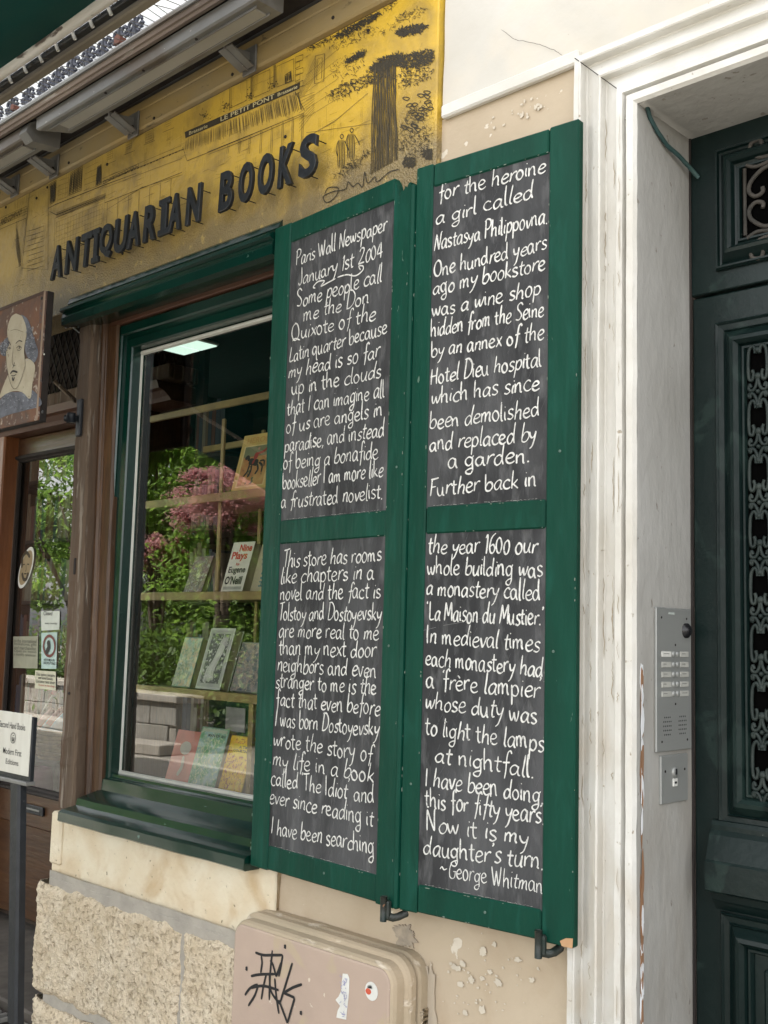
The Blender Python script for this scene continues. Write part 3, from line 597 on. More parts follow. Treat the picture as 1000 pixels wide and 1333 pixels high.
for (a, b, d, e) in (((515, 360), (600, 310), (590, 490), (500, 525)), ((362, 440), (410, 415), (400, 570), (365, 590)), ((705, 320), (735, 300), (735, 440), (695, 460))):
    for r in range(12):
        hatch(md, c5, a, b, d, e, 9, .0016); 
        if r > 1: break
    grid(md, c5, a, b, d, e, 3, 14, .0024)
grid(md, c5, (620, 290), (712, 240), (700, 460), (610, 490), 4, 5)
quad(ml, c5, [(215, 510), (352, 440), (350, 1060), (160, 1050)], .002)
mline(md, [c5(218, 505), c5(160, 1050)], .0024)
mline(md, [c5(350, 620), c5(405, 590), c5(770, 445), c5(990, 365)], .002); mline(md, [c5(360, 640), c5(410, 665), c5(770, 525)], .0022)
for k in range(7): mline(ml, [c5(410, 650+k*6), c5(765, 510+k*6)], .002)
quad(md, c5, [(400, 690), (760, 535), (750, 760), (395, 1040)], .0018)
grid(ml, c5, (410, 720), (745, 585), (735, 900), (405, 1030), 16, 9, .0011)
hatch(ml, c5, (110, 860), (120, 700), (160, 1030), (140, 1050), 10, .002)
for k in range(9): y_ = 760+k*36; mline(md, [c5(195, y_+25), c5(250+rd.uniform(-10, 10), y_+8), c5(320, y_-15)], .0016); mline(md, [c5(215+20*(k % 3), y_+12), c5(212+20*(k % 3), y_+40)], .0014)
for k in range(4): mline(md, [c5(0, 690+k*18), c5(200, 600+k*18)], .0018)
mline(md, [c5(0, 770), c5(190, 690), c5(150, 1040)], .002); hatch(ml, c5, (0, 600), (200, 520), (195, 590), (0, 680), 14, .0014)
print_text(md, 'AND COMPANY', lambda u, v: (u, YM, v), NY, gm(*c5(5, 735))[0], gm(*c5(5, 735))[1]-.004, gm(*c5(160, 660))[0], gm(*c5(5, 735))[1]+.018, .0012)
# cobble cornice
for k in range(13): 
    a = (750+k*20, 435-k*10); quad(md, c5, [(a[0], a[1]-14), (a[0]+14, a[1]-20), (a[0]+14, a[1]), (a[0], a[1]+6)], .0020)
for k in range(24):
    a = (430+k*12.5, 712-k*5.2); mline(md, [c1(a[0], a[1]), c1(a[0]+9, a[1]-4)], .0045 if k % 2 else .0022)
mline(md, [c1(400, 720), c1(720, 590)], .0020); mline(md, [c1(405, 705), c1(715, 575)], .0014)
mline(md, [c1(545, 530), c1(540, 650)], .0024); mline(md, [c1(722, 400), c1(720, 760)], .0028)
mline(md, [c1(415, 740), c1(720, 625)], .0016); mline(ml, [c1(415, 800), c1(720, 680)], .0030); mline(md, [c1(418, 830), c1(560, 740), c1(720, 690)], .0014)
for k in range(7): mline(ml, [c1(425+k*42, 800-k*16), c1(422+k*42, 880-k*14)], .0028)
mline(md, [c1(722, 580), c1(740, 635), c1(1000, 530)], .0016)
for (x, y) in ((650, 470), (575, 520), (495, 560), (420, 600)):
    quad(md, c1, [(x, y), (x+30, y-14), (x+32, y+30), (x, y+45)], .0014); grid(md, c1, (x+4, y+5), (x+26, y-5), (x+26, y+22), (x+4, y+32), 3, 3, .0012); mline(md, [c1(x-6, y+52), c1(x+38, y+34)], .0020)
# café: black fascia, striped awning, columns, flowerpots
fa = [c3(55, 660), c3(805, 335), c3(800, 378), c3(60, 700)]
P4 = [gm(*p) for p in fa]; md.hull([(p[0], YM-.0014, p[1]) for p in P4], (0, .0004, 0))
tx = MB()
def ptext(s_, xa, ya, xb, yb, hh):
    print_text(tx, s_, lambda u, v: (lambda g_: (g_[0], YM, g_[1]))(gm(*c3(xa+(xb-xa)*u, ya+(yb-ya)*u-hh*v))), NY, 0, 0, 1, 1, .0022, .01)
ptext('LE PETIT PONT', 290, 592, 640, 441, 30); ptext('Brasserie', 662, 430, 790, 375, 22); ptext('Brasserie', 85, 680, 205, 630, 22)
hatch(ml, c3, (60, 705), (800, 385), (830, 520), (50, 800), 70, .0018)
hatch(md, c3, (60, 705), (800, 385), (830, 520), (50, 800), 30, .0011)
mline(md, [c3(775, 400), c3(835, 520)], .0024); mline(md, [c3(205, 790), c3(480, 680), c3(835, 535)], .0018); mline(md, [c3(210, 806), c3(480, 700), c3(830, 550)], .0016)
for k, x in enumerate((335, 410, 475, 550, 620, 690, 755, 820)): mline(md, [c3(x, 745-(x-335)*.42), c3(x-8, 800)], .0018); mline(ml, [c3(x+9, 745-(x-335)*.42), c3(x+2, 800)], .0022)
for (x, y) in ((165, 440), (320, 370), (465, 300), (615, 220)):
    quad(md, c3, [(x, y), (x+35, y-15), (x+32, y+150), (x-2, y+165)], .0016)
    for k in range(8): mline(ml, [c3(x+4+k*4, y), c3(x+2+k*4, y+150)], .002)
for (x, y) in ((185, 555), (325, 490), (475, 420), (630, 355)):
    for i in range(26):
        u_, v_ = rd.gauss(0, 18), rd.gauss(0, 16); mline(md, [c3(x+u_, y+v_), c3(x+u_+rd.uniform(-7, 7), y+v_+rd.uniform(-7, 7)), c3(x+u_+rd.uniform(-9, 9), y+v_+rd.uniform(-9, 9))], .0019)
for (x0, x1) in ((50, 160), (205, 315), (360, 460), (505, 610), (655, 765)):
    quad(md, c3, [(x0, 505-(x0-50)*.45), (x1, 505-(x1-50)*.45), (x1, 625-(x1-50)*.42), (x0, 640-(x0-50)*.45)], .0014)
quad(md, c3, [(708, 290), (745, 265), (752, 325), (710, 345)], .0022); hatch(md, c3, (708, 290), (745, 265), (752, 325), (710, 345), 8, .0022)
for k in range(7): y_ = 130+k*42; quad(md, c3, [(775, y_), (825 if k % 2 else 805, y_-16), (825 if k % 2 else 805, y_+18), (775, y_+34)], .0014)
for k in range(10): mline(ml, [c3(800, 440+k*24), c3(900, 400+k*14)], .0014)
for k in range(7): mline(ml, [c3(790+k*6, 430), c3(900+k*10, 180+k*5)], .0012)
quad(ml, c3, [(905, 165), (965, 150), (960, 330), (900, 345)], .0018); quad(ml, c3, [(918, 185), (950, 175), (946, 310), (915, 320)], .0014)
for k in range(6): mline(ml, [c2(310, 480-k*35), c2(440, 400-k*40)], .0012)
mline(md, [c2(310, 540), c2(600, 500)], .0014); mline(ml, [c2(310, 560), c2(430, 490), c2(560, 380)], .0014)
# the big tree: ribbed trunk and leaf clumps
for i in range(46):
    t = i/45; xt = 585+t*85; xb = 572+t*108; pts = []
    for k in range(8): s_ = k/7; pts.append(c2(xt+(xb-xt)*s_+math.sin(s_*9+i*1.7)*2.4+rd.uniform(-1.5, 1.5), 255+s_*(455-t*60)))
    mline(md if (i % 2) else ml, pts, rd.choice([.0009, .0014, .0020, .0026]), smooth=True)
def leaves(cx, cy_, rx, ry, n, wd=.003, ln=13, slope=-.36, lst=None):
    n = int(n*1.35); rx *= 1.08
    for i in range(n):
        an = rd.uniform(0, 6.283); rr = math.sqrt(rd.random()); x = cx+math.cos(an)*rx*rr; y = cy_+math.sin(an)*ry*rr+(x-cx)*slope
        d = rd.uniform(0, 6.283); l = ln*rd.uniform(.5, 1.2)
        mline(lst or md, [c2(x, y), c2(x+math.cos(d)*l*.5+1, y+math.sin(d)*l*.5), c2(x+math.cos(d)*l, y+math.sin(d)*l)], wd*.50*rd.uniform(.5, 1.3))
leaves(640, 255, 62, 26, 420, .0042); leaves(770, 240, 88, 30, 420, .0040, slope=-.2); leaves(760, 300, 80, 45, 190, .0028)
leaves(735, 122, 58, 20, 260, .0045, slope=-.2); leaves(520, 105, 84, 16, 260, .0042, slope=-.55); leaves(510, 232, 40, 12, 130, .004, slope=-.5)
leaves(735, 60, 60, 22, 60, .0022); leaves(500, 150, 90, 30, 90, .0022); leaves(480, 270, 70, 50, 70, .0022); leaves(500, 350, 85, 28, 170, .0030); leaves(600, 300, 50, 40, 120, .003)
leaves(640, 25, 40, 20, 40, .002); leaves(370, 175, 55, 10, 60, .0026, slope=-.45); leaves(640, 120, 30, 16, 22, .0018)
leaves(430, 390, 40, 30, 36, .0018)
for i in range(26):
    x, y = rd.uniform(690, 850), rd.uniform(370, 520); l = 16; d = rd.uniform(-.5, .8); pts = [c2(x, y), c2(x+l, y+l*d-6), c2(x+l*1.8, y+l*d), c2(x+l, y+l*d+8), c2(x, y+3)]; mline(md, pts, .0018, smooth=True)
leaves(770, 460, 60, 40, 120, .0022); leaves(760, 580, 60, 60, 130, .0026); leaves(700, 560, 25, 60, 50, .002)
for (x, y) in ((728, 660), (808, 628)):
    leaves(x, y, 26, 20, 160, .005, 8, 0)
# two strollers
def person_sketch(x, y, h):
    mline(md, [c2(x, y), c2(x+7, y-9), c2(x+14, y), c2(x+7, y+10), c2(x, y)], .0018, smooth=True)
    for k in range(5): mline(md, [c2(x-6+k*5, y+14), c2(x-10+k*7, y+h*.55), c2(x-8+k*6, y+h*.95)], .0018, smooth=True)
    mline(md, [c2(x-8, y+18), c2(x-16, y+h*.4), c2(x-10, y+h*.6)], .0018, smooth=True); mline(md, [c2(x+18, y+18), c2(x+32, y+h*.35), c2(x+40, y+h*.5)], .0018, smooth=True)
person_sketch(448, 555, 135); person_sketch(488, 530, 120)
leaves(520, 650, 60, 12, 60, .002, 18, -.6); leaves(480, 690, 50, 10, 50, .002, 16, -.5)
for i in range(520):                                     # fine hatching of the drawn walls
    x, y = rd.uniform(-3.45, -1.75), rd.uniform(2.66, 2.99); l = rd.uniform(.01, .045); k_ = rd.choice([0, 0, 1])
    if x > -1.95 and y > 2.8: continue
    for q_ in range(rd.choice([1, 2, 4])): stroke(ml, [(x+q_*.005, y), (x+q_*.005+(l if k_ else rd.uniform(-.002, .002)), y+(rd.uniform(-.002, .002) if k_ else l))], .0010, plane_y(YM), NY, base=.0008, smooth=False)
# scrawled signature
mline(md, [c2(385, 790), c2(400, 765), c2(440, 765), c2(430, 800), c2(395, 825), c2(380, 800), c2(420, 780), c2(470, 770), c2(480, 740), c2(500, 760), c2(520, 745), c2(540, 760), c2(548, 700), c2(560, 745), c2(590, 720), c2(600, 740), c2(650, 700), c2(690, 690)], .0022, smooth=True)
for i in range(110):                                     # paper fibres and scratches low on the sheet
    x, y = rd.uniform(-3.5, -1.55), rd.uniform(2.55, 3.0); stroke(ml, [(x, y), (x+rd.uniform(-.03, .03), y+rd.uniform(-.02, .03))], .0012, plane_y(YM), NY, base=.0010, smooth=False)
md.build('ink_drawing', M['draw'], mu); ml.build('faded_drawing', M['drawlite'], mu); tx.build('painted_fascia_lettering', flat('cream_paint', (.55, .47, .25), .7), mu)
for (px, py) in ((8, 270), (90, 212), (201, 154), (303, 97), (434, 23), (480, 40), (48, 258), (140, 214), (62, 244), (160, 330), (372, 178)):
    p = at(px, py, y=-.036); yy = -.036 if 3.012 < p.z < 3.09 else YM
    p = at(px, py, y=yy); MB().disc((p.x, yy, p.z), NY, .0045, .003, 10).build('screw_head', M['dark'], mu, True)

# ------------------------------------------------------------------ cut letters on pins
sg = thing('shop_name_letters', 'raised dark letters reading ANTIQUARIAN BOOKS standing off the yellow mural', 'sign', (-2.5, -.05, 2.63))
LX = [('A', 213, 263), ('N', 269, 323), ('T', 327, 378), ('I', 374, 404), ('Q', 402, 460), ('U', 460, 520), ('A', 512, 571), ('R', 577, 634), ('I', 636, 682), ('A', 674, 732), ('N', 744, 809)]
LX = [(c, a/3.03, b/3.03) for c, a, b in LX]+[('B', 288.5, 309), ('O', 313.5, 335), ('O', 338.5, 361.5), ('K', 365.5, 388), ('S', 392, 419.5)]
for ch, a, b in LX:
    pm_y = 361-.375*((a+b)/2-69)-22; x0 = at(a+(b-a)*.04, pm_y, y=-.055).x; x1 = at(b-(b-a)*.14, pm_y, y=-.055).x
    z0, z1 = 2.632, 2.738; q = MB(); th = .011
    if ch == 'I': w_ = (x1-x0); xm = (x0+x1)/2; q.box(xm-w_*.28, xm+w_*.28, -.066, -.055, z0, z1, .002); q.box(xm-w_*.55, xm+w_*.55, -.0662, -.0552, z0-.0002, z0+.018, .002); q.box(xm-w_*.55, xm+w_*.55, -.0662, -.0552, z1-.018, z1+.0002, .002)
    else:
        vs, fs = glyphs(ch, .05, .022); zs = [v[2] for v in vs]; zl, zh = min(zs), max(zs)
        q.add([(x0+(x1-x0)*v[0]+(v[1]-.5)*.005, -.055-th*(v[2]-zl)/(zh-zl), z0+(z1-z0)*v[1]) for v in vs], fs)
    L_ = q.build('letter_'+ch.lower(), M['letter'], sg)
    for (fx, fz) in ((.3, .12), (.72, .88)): 
        X = x0+(x1-x0)*fx; Z = z0+(z1-z0)*fz; MB().tube([(X, -.056, Z), (X+.002, -.021, Z)], .0014, 6).build('pin', M['dark'], L_)

# ------------------------------------------------------------------ light troughs on brackets, fascia
def trough(x0, x1, label):
    t = thing('trough_light', label, 'lamp', (x0, -.18, 3.0), 'grey trough lights over the mural')
    pr = [(-.123, 3.038), (-.127, 3.034), (-.203, 3.034), (-.208, 3.038), (-.209, 3.072), (-.205, 3.075), (-.123, 3.076)]
    q = MB(); n_ = len(pr); q.add([(x0+(-.127-y)*.8*(1 if k == 0 else 0)*-1 if k == 0 else x1, y, z) for k in (0, 1) for y, z in pr], [tuple(range(n_)), tuple(range(2*n_-1, n_-1, -1))]+[(i, (i+1) % n_, n_+(i+1) % n_, n_+i) for i in range(n_)])
    q.build('housing', M['zinc'], t)
    dm = pbr('trough_diffuser', (.34, .335, .31), (.27, .265, .24), 5, .45, bump=.05, bscale=20, stretch=(.3, 1, 1))
    MB().box(x0+.03, x1-.03, -.186, -.150, 3.0295, 3.0345, .001).build('diffuser', dm, t)
    MB().box(x0+.02, x1-.02, -.1495, -.1455, 3.0275, 3.0345, .001).build('reflector_rib', M['zinc'], t)
    MB().box(x0-.02, x1-.02, -.1905, -.1865, 3.0275, 3.0345, .001).build('reflector_rib', M['zinc'], t)
    for xx in (x0+.3, (x0+x1)/2, x1-.25): MB().disc((xx, -.196, 3.034), (0, 0, -1), .004, .003, 8).build('screw_head', M['dark'], t, True)
    return t
trough(-2.90, -1.93, 'long dusty grey metal trough light mounted above the letters')
trough(-4.3, -3.06, 'grey metal trough light at the left edge, beside the rounded end cap')
cap_ = MB(); cap_.hull([(-3.06, -.10, 3.10), (-3.06, -.10, 3.030), (-3.06, -.19, 3.022), (-3.06, -.215, 3.045), (-3.06, -.205, 3.075), (-3.06, -.17, 3.098)], (.045, 0, 0))
tag(cap_.build('lamp_end_cap', M['zinc']), 'rounded grey end cap where the left trough light stops', 'end cap')
for i, (px, py, lab) in enumerate(((15, 244, 'leftmost grey bracket under the left trough light'), (66, 219, 'second grey bracket from the left, beside the rounded end cap'), (169, 165, 'grey bracket under the middle of the long trough light'), (320, 81, 'rightmost grey bracket, near the café drawing'))):
    p = at(px, py, y=-.05); t = thing('bracket', lab, 'bracket', (p.x, -.04, p.z), 'grey brackets carrying the trough lights')
    x = p.x; z = p.z
    q = MB(); q.hull([(x, -.038, z-.022), (x, -.050, z-.022), (x, -.123, z+.006), (x, -.126, z+.016), (x, -.038, z+.030)], (.006, 0, 0)); q.build('gusset', M['zinc'], t)
    MB().box(x-.024, x+.030, -.042, -.036, z-.030, z+.045, .002).build('wall_plate', M['zinc'], t)
    q = MB(); q.hull([(x-.024, -.048, z-.020), (x-.024, -.121, z+.008), (x+.03, -.121, z+.008), (x+.03, -.048, z-.020)], (0, .001, .004)); q.build('flange', M['zinc'], t)
    MB().disc((x+.014, -.0485, z-.004), (0, -1, -.3), .006, .004, 8).build('bolt', M['dark'], t, True)
led = thing('fascia_ledge', 'dirty grey zinc and timber ledge above the trough lights', 'ledge', (-2.8, -.2, 3.04))
MB().prism([(-.04, 3.100), (-.214, 3.104), (-.214, 3.090), (-.04, 3.0985)], -6, -1.60).build('soffit_board', M['dark'], led)
MB().prism([(-.2145, 3.072), (-.226, 3.070), (-.228, 3.078), (-.233, 3.080), (-.235, 3.100), (-.2145, 3.1035)], -6, -1.60).build('fascia_board', pbr('dirty_fascia_wood', (.20, .155, .12), (.10, .075, .06), 8, .75, bump=.3, bscale=40, stretch=(.12, 1, 1), c3=(.30, .27, .23), c3scale=30, c3t=(.6, .66)), led)
MB().prism([(-.2355, 3.094), (-.242, 3.094), (-.244, 3.101), (-.242, 3.107), (-.230, 3.109), (-.230, 3.1045), (-.2355, 3.101)], -6, -1.60).build('zinc_drip', M['zinc'], led)
MB().box(-6, -1.60, -.2295, .05, 3.1045, 3.1095, .001).build('ledge_top', M['zinc'], led)

# ------------------------------------------------------------------ railing, net and awning above the fascia
c4 = lambda x, y: (x/5.555, y/5.555)
rl = thing('balcony_railing', 'white wrought iron balcony railing with rosettes above the shop fascia', 'railing', (-3, .0, 3.2))
MB().box(-6, -1.8, -.03, .0, 3.56, 3.60, .004).build('top_rail', M['offwhite'], rl)
MB().box(-6, -1.8, .0, .03, 3.20, 3.225, .004).build('bottom_rail', M['letter'], rl)
for (cx, cy_) in ((-20, 800), (90, 735), (205, 662), (320, 590), (420, 520), (530, 440), (640, 370), (755, 300), (872, 222), (980, 150)):
    p = at(*c4(cx, cy_), y=.02); p.z -= .020; q = MB()
    for s_ in (-1, 1):
        for (ox, oz, r_) in ((.022, .012, .014), (.014, -.022, .009), (.036, -.004, .008)):
            q.tube([(p.x+s_*(ox+r_*math.cos(a*.6)), .02, p.z+oz+r_*math.sin(a*.6)) for a in range(10)], .0055, 5)
        q.tube([(p.x+s_*.012, .02, p.z-.01), (p.x+s_*.010, .02, p.z-.13)], .006, 6)
    q.tube([(p.x, .02, p.z+.03), (p.x, .02, p.z-.13)], .0075, 6)
    q.build('rosette_baluster', flat('dark_blue_iron', (.045, .05, .075), .5), rl, True)
nt_ = MB(); rn = random.Random(5)
for k in range(78):
    X = -3.9+k*.028; X2 = X+rn.uniform(-.05, .05)
    nt_.tube([(X, -.240, 3.108), ((X+X2)/2+rn.uniform(-.01, .01), -.300, 3.10), (X2, -.385, 3.068+rn.uniform(-.01, .012))], .0010, 4)
nt_.build('wire_net', M['net'], kind='stuff'); tag(bpy.data.objects['wire_net'], 'thin tangled bird wire standing on the fascia ledge', 'wire')
for (cx, cy_, lab) in ((130, 790, 'small rusty brown clip on the ledge at the far left'), (890, 305, 'larger rusty brown clip on the ledge below the railing')):
    p = at(*c4(cx, cy_), y=-.2); q = MB(); s_ = .016 if cx > 500 else .011
    q.hull([(p.x-s_, -.2, p.z-s_*.6), (p.x+s_*.8, -.2, p.z-s_*.8), (p.x+s_, -.2, p.z+s_*.3), (p.x-s_*.1, -.2, p.z+s_), (p.x-s_*.8, -.2, p.z+s_*.7)], (0, -.02, 0))
    tag(q.build('rusty_clip', flat('rust', (.13, .05, .035), .8)), lab, 'clip')
aw = thing('awning', 'dark green canvas awning laced to a white tube over the shopfront', 'awning', (-3.5, -.1, 2.6))
AX0, AX1 = -5.05, -2.0
MB().box(AX0, AX1, -.352, -.325, 3.062, 3.098, .004).build('header_beam', pbr('taupe_beam', (.20, .175, .13), (.14, .12, .09), 8, .7, bump=.15, bscale=40, stretch=(.2, 1, 1)), aw)
MB().box(AX0, AX1, -.378, -.356, 3.070, 3.086, .003).build('lacing_rail', M['letter'], aw)
MB().tube([(AX0, -.395, 3.088), (AX1, -.395, 3.088)], .0155, 12).build('roller_tube', pbr('peeling_white_tube', (.75, .73, .68), (.5, .42, .32), 9, .5, bump=.2, bscale=30, stretch=(.3, 1, 1), c3=(.12, .09, .07), c3scale=22, c3t=(.60, .66)), aw, True)
def canvas_z(y): return 3.098-.38*(-.40-y)
ns = 14; q = MB(); vs = []; nxx = 30
for i in range(nxx+1):
    X = AX0+(AX1-AX0)*i/nxx
    for k in range(ns+1):
        y = -.40-1.95*k/ns; z = canvas_z(y)-.03*math.sin(k/ns*3.14)+.006*math.sin(X*3+k); vs.append((X, y, z))
q.add(vs, [(i*(ns+1)+k, (i+1)*(ns+1)+k, (i+1)*(ns+1)+k+1, i*(ns+1)+k+1) for i in range(nxx) for k in range(ns)])
_m = M['canvas']; _N = _m.node_tree.nodes; _L = _m.node_tree.links; _t = _N.new('ShaderNodeBsdfTranslucent'); _t.inputs[0].default_value = (.012, .16, .14, 1); _x = _N.new('ShaderNodeMixShader'); _x.inputs[0].default_value = .45
_L.new(_N['Principled BSDF'].outputs[0], _x.inputs[1]); _L.new(_t.outputs[0], _x.inputs[2]); _L.new(_x.outputs[0], _N['Material Output'].inputs[0])
cv = q.build('canvas', M['canvas'], aw, True); so_ = cv.modifiers.new('thick', 'SOLIDIFY'); so_.thickness = .003
yv = -2.355; zv = canvas_z(yv)
MB().box(AX0, AX1, yv-.006, yv, zv-.16, zv+.005, .002).build('valance', M['canvas'], aw)
MB().tube([(AX0, yv+.01, zv), (AX1, yv+.01, zv)], .016, 10).build('front_bar', M['zinc'], aw, True)
for X in (-4.6,):
    MB().tube([(X, -.36, 3.02), (X, -1.2, 2.74), (X, yv+.01, zv-.015)], .011, 8).build('arm', pbr('cream_arm_paint', (.75, .70, .60), None, 8, .4), aw, True)
for k in range(26):
    X = -4.4+k*.085; MB().tube([(X+.018*math.cos(a*.55), -.383-.012*math.sin(a*.55), 3.080+.030*math.sin(a*.55)) for a in range(8)], .0048, 6).build('lacing_loop', M['offwhite'], aw, True)

# ------------------------------------------------------------------ chalkboard shutters
TXT = {
'TL': (2.961, (330, 230), .0192, [
 ('Paris Wall Newspaper', 165, 345, 515, 205), ('January 1st 2004', 175, 422, 500, 308), ('Some people call', 168, 505, 495, 405), ('me the Don', 193, 558, 445, 488),
 ('Quixote of the', 148, 635, 470, 552), ('Latin quarter because', 138, 718, 515, 605), ('my head is so far', 135, 780, 487, 697), ('up in the clouds', 148, 842, 492, 775),
 ('that I can imagine all', 130, 920, 505, 850), ('of us are angels in', 127, 988, 497, 922), ('paradise, and instead', 120, 1062, 505, 1000), ('of being a bonafide', 115, 1130, 482, 1087),
 ('bookseller I am more like', 113, 1205, 500, 1155), ('a frustrated novelist.', 107, 1280, 497, 1240)]),
'TR': (2.613, (530, 150), .0180, [
 ('for the heroine', 108, 290, 470, 195), ('a girl called', 97, 375, 430, 282), ('Nastasya Philippovna.', 92, 462, 477, 368), ('One hundred years', 92, 553, 475, 457),
 ('ago my bookstore', 88, 612, 470, 524), ('was a wine shop', 85, 688, 455, 610), ('hidden from the Seine', 82, 757, 465, 683), ('by an annex of the', 83, 825, 465, 763),
 ('Hotel Dieu hospital', 80, 915, 457, 852), ('which has since', 82, 985, 450, 932), ('been demolished', 77, 1068, 450, 1025), ('and replaced by', 77, 1142, 440, 1108),
 ('a garden.', 140, 1202, 415, 1180), ('Further back in', 77, 1297, 440, 1262)]),
'BL': (2.4227, (320, 650), .0190, [
 ('This store has rooms', 118, 215, 428, 193), ('like chapters in a', 110, 268, 405, 250), ('novel and the fact is', 108, 318, 425, 312), ('Tolstoy and Dostoyevsky', 105, 380, 428, 383),
 ('are more real to me', 105, 435, 420, 443), ('than my next door', 105, 490, 410, 500), ('neighbors and even', 100, 543, 412, 563), ('stranger to me is the', 95, 593, 412, 618),
 ('fact that even before', 97, 650, 423, 682), ('I was born Dostoyevsky', 92, 715, 420, 748), ('wrote the story of', 87, 778, 397, 828), ('my life in a book', 85, 840, 403, 893),
 ("called ‘The Idiot’ and", 80, 900, 405, 960), ('ever since reading it', 75, 957, 402, 1030), ('I have been searching', 80, 1055, 405, 1118)]),
'BR': (2.223, (510, 650), .0185, [
 ('the year 1600 our', 105, 157, 420, 157), ('whole building was', 103, 217, 437, 225), ('a monastery called', 100, 277, 430, 292), ('‘La Maison du Mustier.’', 103, 350, 438, 366),
 ('In medieval times', 100, 417, 427, 440), ('each monastery had', 98, 480, 437, 513), ('a ‘frère lampier’', 100, 543, 437, 578), ('whose duty was', 97, 605, 420, 650),
 ('to light the lamps', 97, 680, 441, 730), ('at nightfall.', 125, 760, 410, 805), ('I have been doing,', 97, 830, 437, 880), ('this for fifty years.', 97, 890, 441, 940),
 ('Now it is my', 100, 958, 397, 1003), ('daughter’s turn.', 92, 1028, 438, 1070), ('~George Whitman', 140, 1090, 438, 1140)])}
def leaf(A, B, u0, u1, slab, keys, label, broken):
    A = Vector((*A, 0)); B = Vector((*B, 0)); e = (B-A).normalized(); n = Vector((e.y, -e.x, 0))
    t = thing('shutter', label, 'shutter', (A.x, A.y, 1.015), 'green bifold shutters framing chalkboards')
    def P(u, d, z): return A+e*u-n*d+Vector((0, 0, z))          # d = depth behind the front face
    def board(nm, ua, ub, za, zb, d0, d1, mat, b=.003, par=t, **kw):
        q = MB().box(ua, ub, d0, d1, za, zb, b); q.v = [P(p.x, p.y, p.z) for p in q.v]; return q.build(nm, mat, par, **kw)
    TH = .020; su0, su1 = slab
    board('stile', u0, su0, 1.015, 2.540, 0, TH, M['shutter'])
    if not broken: board('stile', su1, u1, 1.015, 2.540, 0.0006, TH, M['shutter'])
    else:
        zt = [2.532, 2.520, 2.498, 2.490, 2.502, 2.499, 2.508, 2.504, 2.512, 2.512]; q = MB(); m_ = len(zt)
        us = [su1+(u1-.012-su1)*i/(m_-1) for i in range(m_)]
        poly = [P(us[0], .0006, 1.015)]+[P(u, .0006, z) for u, z in zip(us, zt)]+[P(us[-1], .0006, 1.015)]
        q.hull(poly, -n*(TH-.001)); q.build('stile', M['shutter'], t, label='stile with broken jagged top')
        board('meeting_bead', u1-.0115, u1, 1.015, 2.506, -.003, TH-.004, M['shutter'], .004)
    board('rail', su0+.0012, su1-.0012, 2.488, 2.538, .0010, TH, M['shutter'])
    board('rail', su0+.0012, su1-.0012, 1.757, 1.812, .0010, TH, M['shutter'])
    board('rail', su0+.0012, su1-.0012, 1.017, 1.070, .0010, TH, M['shutter'])
    RC = .0042; rnd = random.Random(u0*100+7)
    d0 = A-n*RC
    def px2(px, py):
        d = Fw*FOC + Rt*(px-500) - Up*(py-666.5); tt = (d0-Vector((CP.x, CP.y, 0))).dot(n)/Vector((d.x, d.y, 0)).dot(n); p = CP+d*tt
        return ((p-A).dot(e), p.z)
    f = lambda u, v: P(u, RC, v)
    for (za, zb), key in zip(((1.808, 2.492), (1.066, 1.761)), keys):
        sl = board('slate_panel', su0-.004, su1+.004, za, zb, RC, RC+.012, M['slate'], .001)
        # old chalk smears, worn into the board
        sm = MB()
        for i in range(150):
            u, v = rnd.uniform(su0+.01, su1-.01), rnd.uniform(za+.03, zb-.03); l = rnd.uniform(.01, .035); an = rnd.uniform(.9, 1.3)
            stroke(sm, [(u, v), (u+l*math.cos(an), v+l*math.sin(an))], rnd.uniform(.0006, .0014), f, n, smooth=False, base=.0002)
        sm.build('chalk_scratch', flat('faint_chalk', (.13, .13, .14), .9), sl, kind='stuff')
        # pale worn paint lip at the foot of the board
        scl, org, xh, lines = TXT[key]
        for s_, xa, ya, xb, yb in lines:
            q = MB(); a = px2(org[0]+xa/scl, org[1]+ya/scl); b = px2(org[0]+xb/scl, org[1]+yb/scl)
            h_ = xh*(.92 if s_[0] == '~' else 1)
            handline(q, s_, a, b, h_*1.04, .0028*(.72 if s_[0] == '~' else 1), f, n, rnd)
            q.build('chalk_line', M['chalk'], sl)
        if key == 'TL':
            q = MB(); pts = [(240, 430), (232, 425), (250, 405), (275, 402), (262, 422), (290, 408), (318, 393)]
            stroke(q, [px2(org[0]+x/scl, org[1]+y/scl) for x, y in pts], .0032, f, n)
            pts = [(325, 388), (360, 378), (395, 382), (422, 362), (424, 345), (408, 345), (415, 360)]
            stroke(q, [px2(org[0]+x/scl, org[1]+y/scl) for x, y in pts], .0032, f, n); q.build('chalk_flourish', M['chalk'], sl)
        if key == 'BR':
            q = MB(); pts = [(55, 395), (90, 380), (150, 365), (240, 350), (330, 325)]
            for a_, b_ in zip(pts, pts[1:]): stroke(q, [px2(org[0]+a_[0]/scl, org[1]+a_[1]/scl), px2(org[0]+(a_[0]*.35+b_[0]*.65)/scl, org[1]+(a_[1]*.35+b_[1]*.65)/scl)], .0012, f, n, smooth=False)
            q.build('scratch', flat('pale_scratch', (.30, .30, .30), .9), sl)
        lip = MB()
        zz = za+.0055; rr = random.Random(2)
        for k in range(34):
            if rr.random() < .75: uu = su0+(su1-su0)*(k+.1)/34; l_ = (su1-su0)/34*rr.uniform(.5, 1.1); lip.box(uu, uu+l_, -.0, -.0, 0, 0, 0) if False else stroke(lip, [(uu, zz+rr.uniform(-.0008, .0012)), (uu+l_, zz+rr.uniform(-.0008, .0012))], rr.uniform(.0008, .0022), f, n, smooth=False)
        lip.build('worn_edge', flat('chipped_filler', (.36, .38, .35), .9), t, kind='stuff')
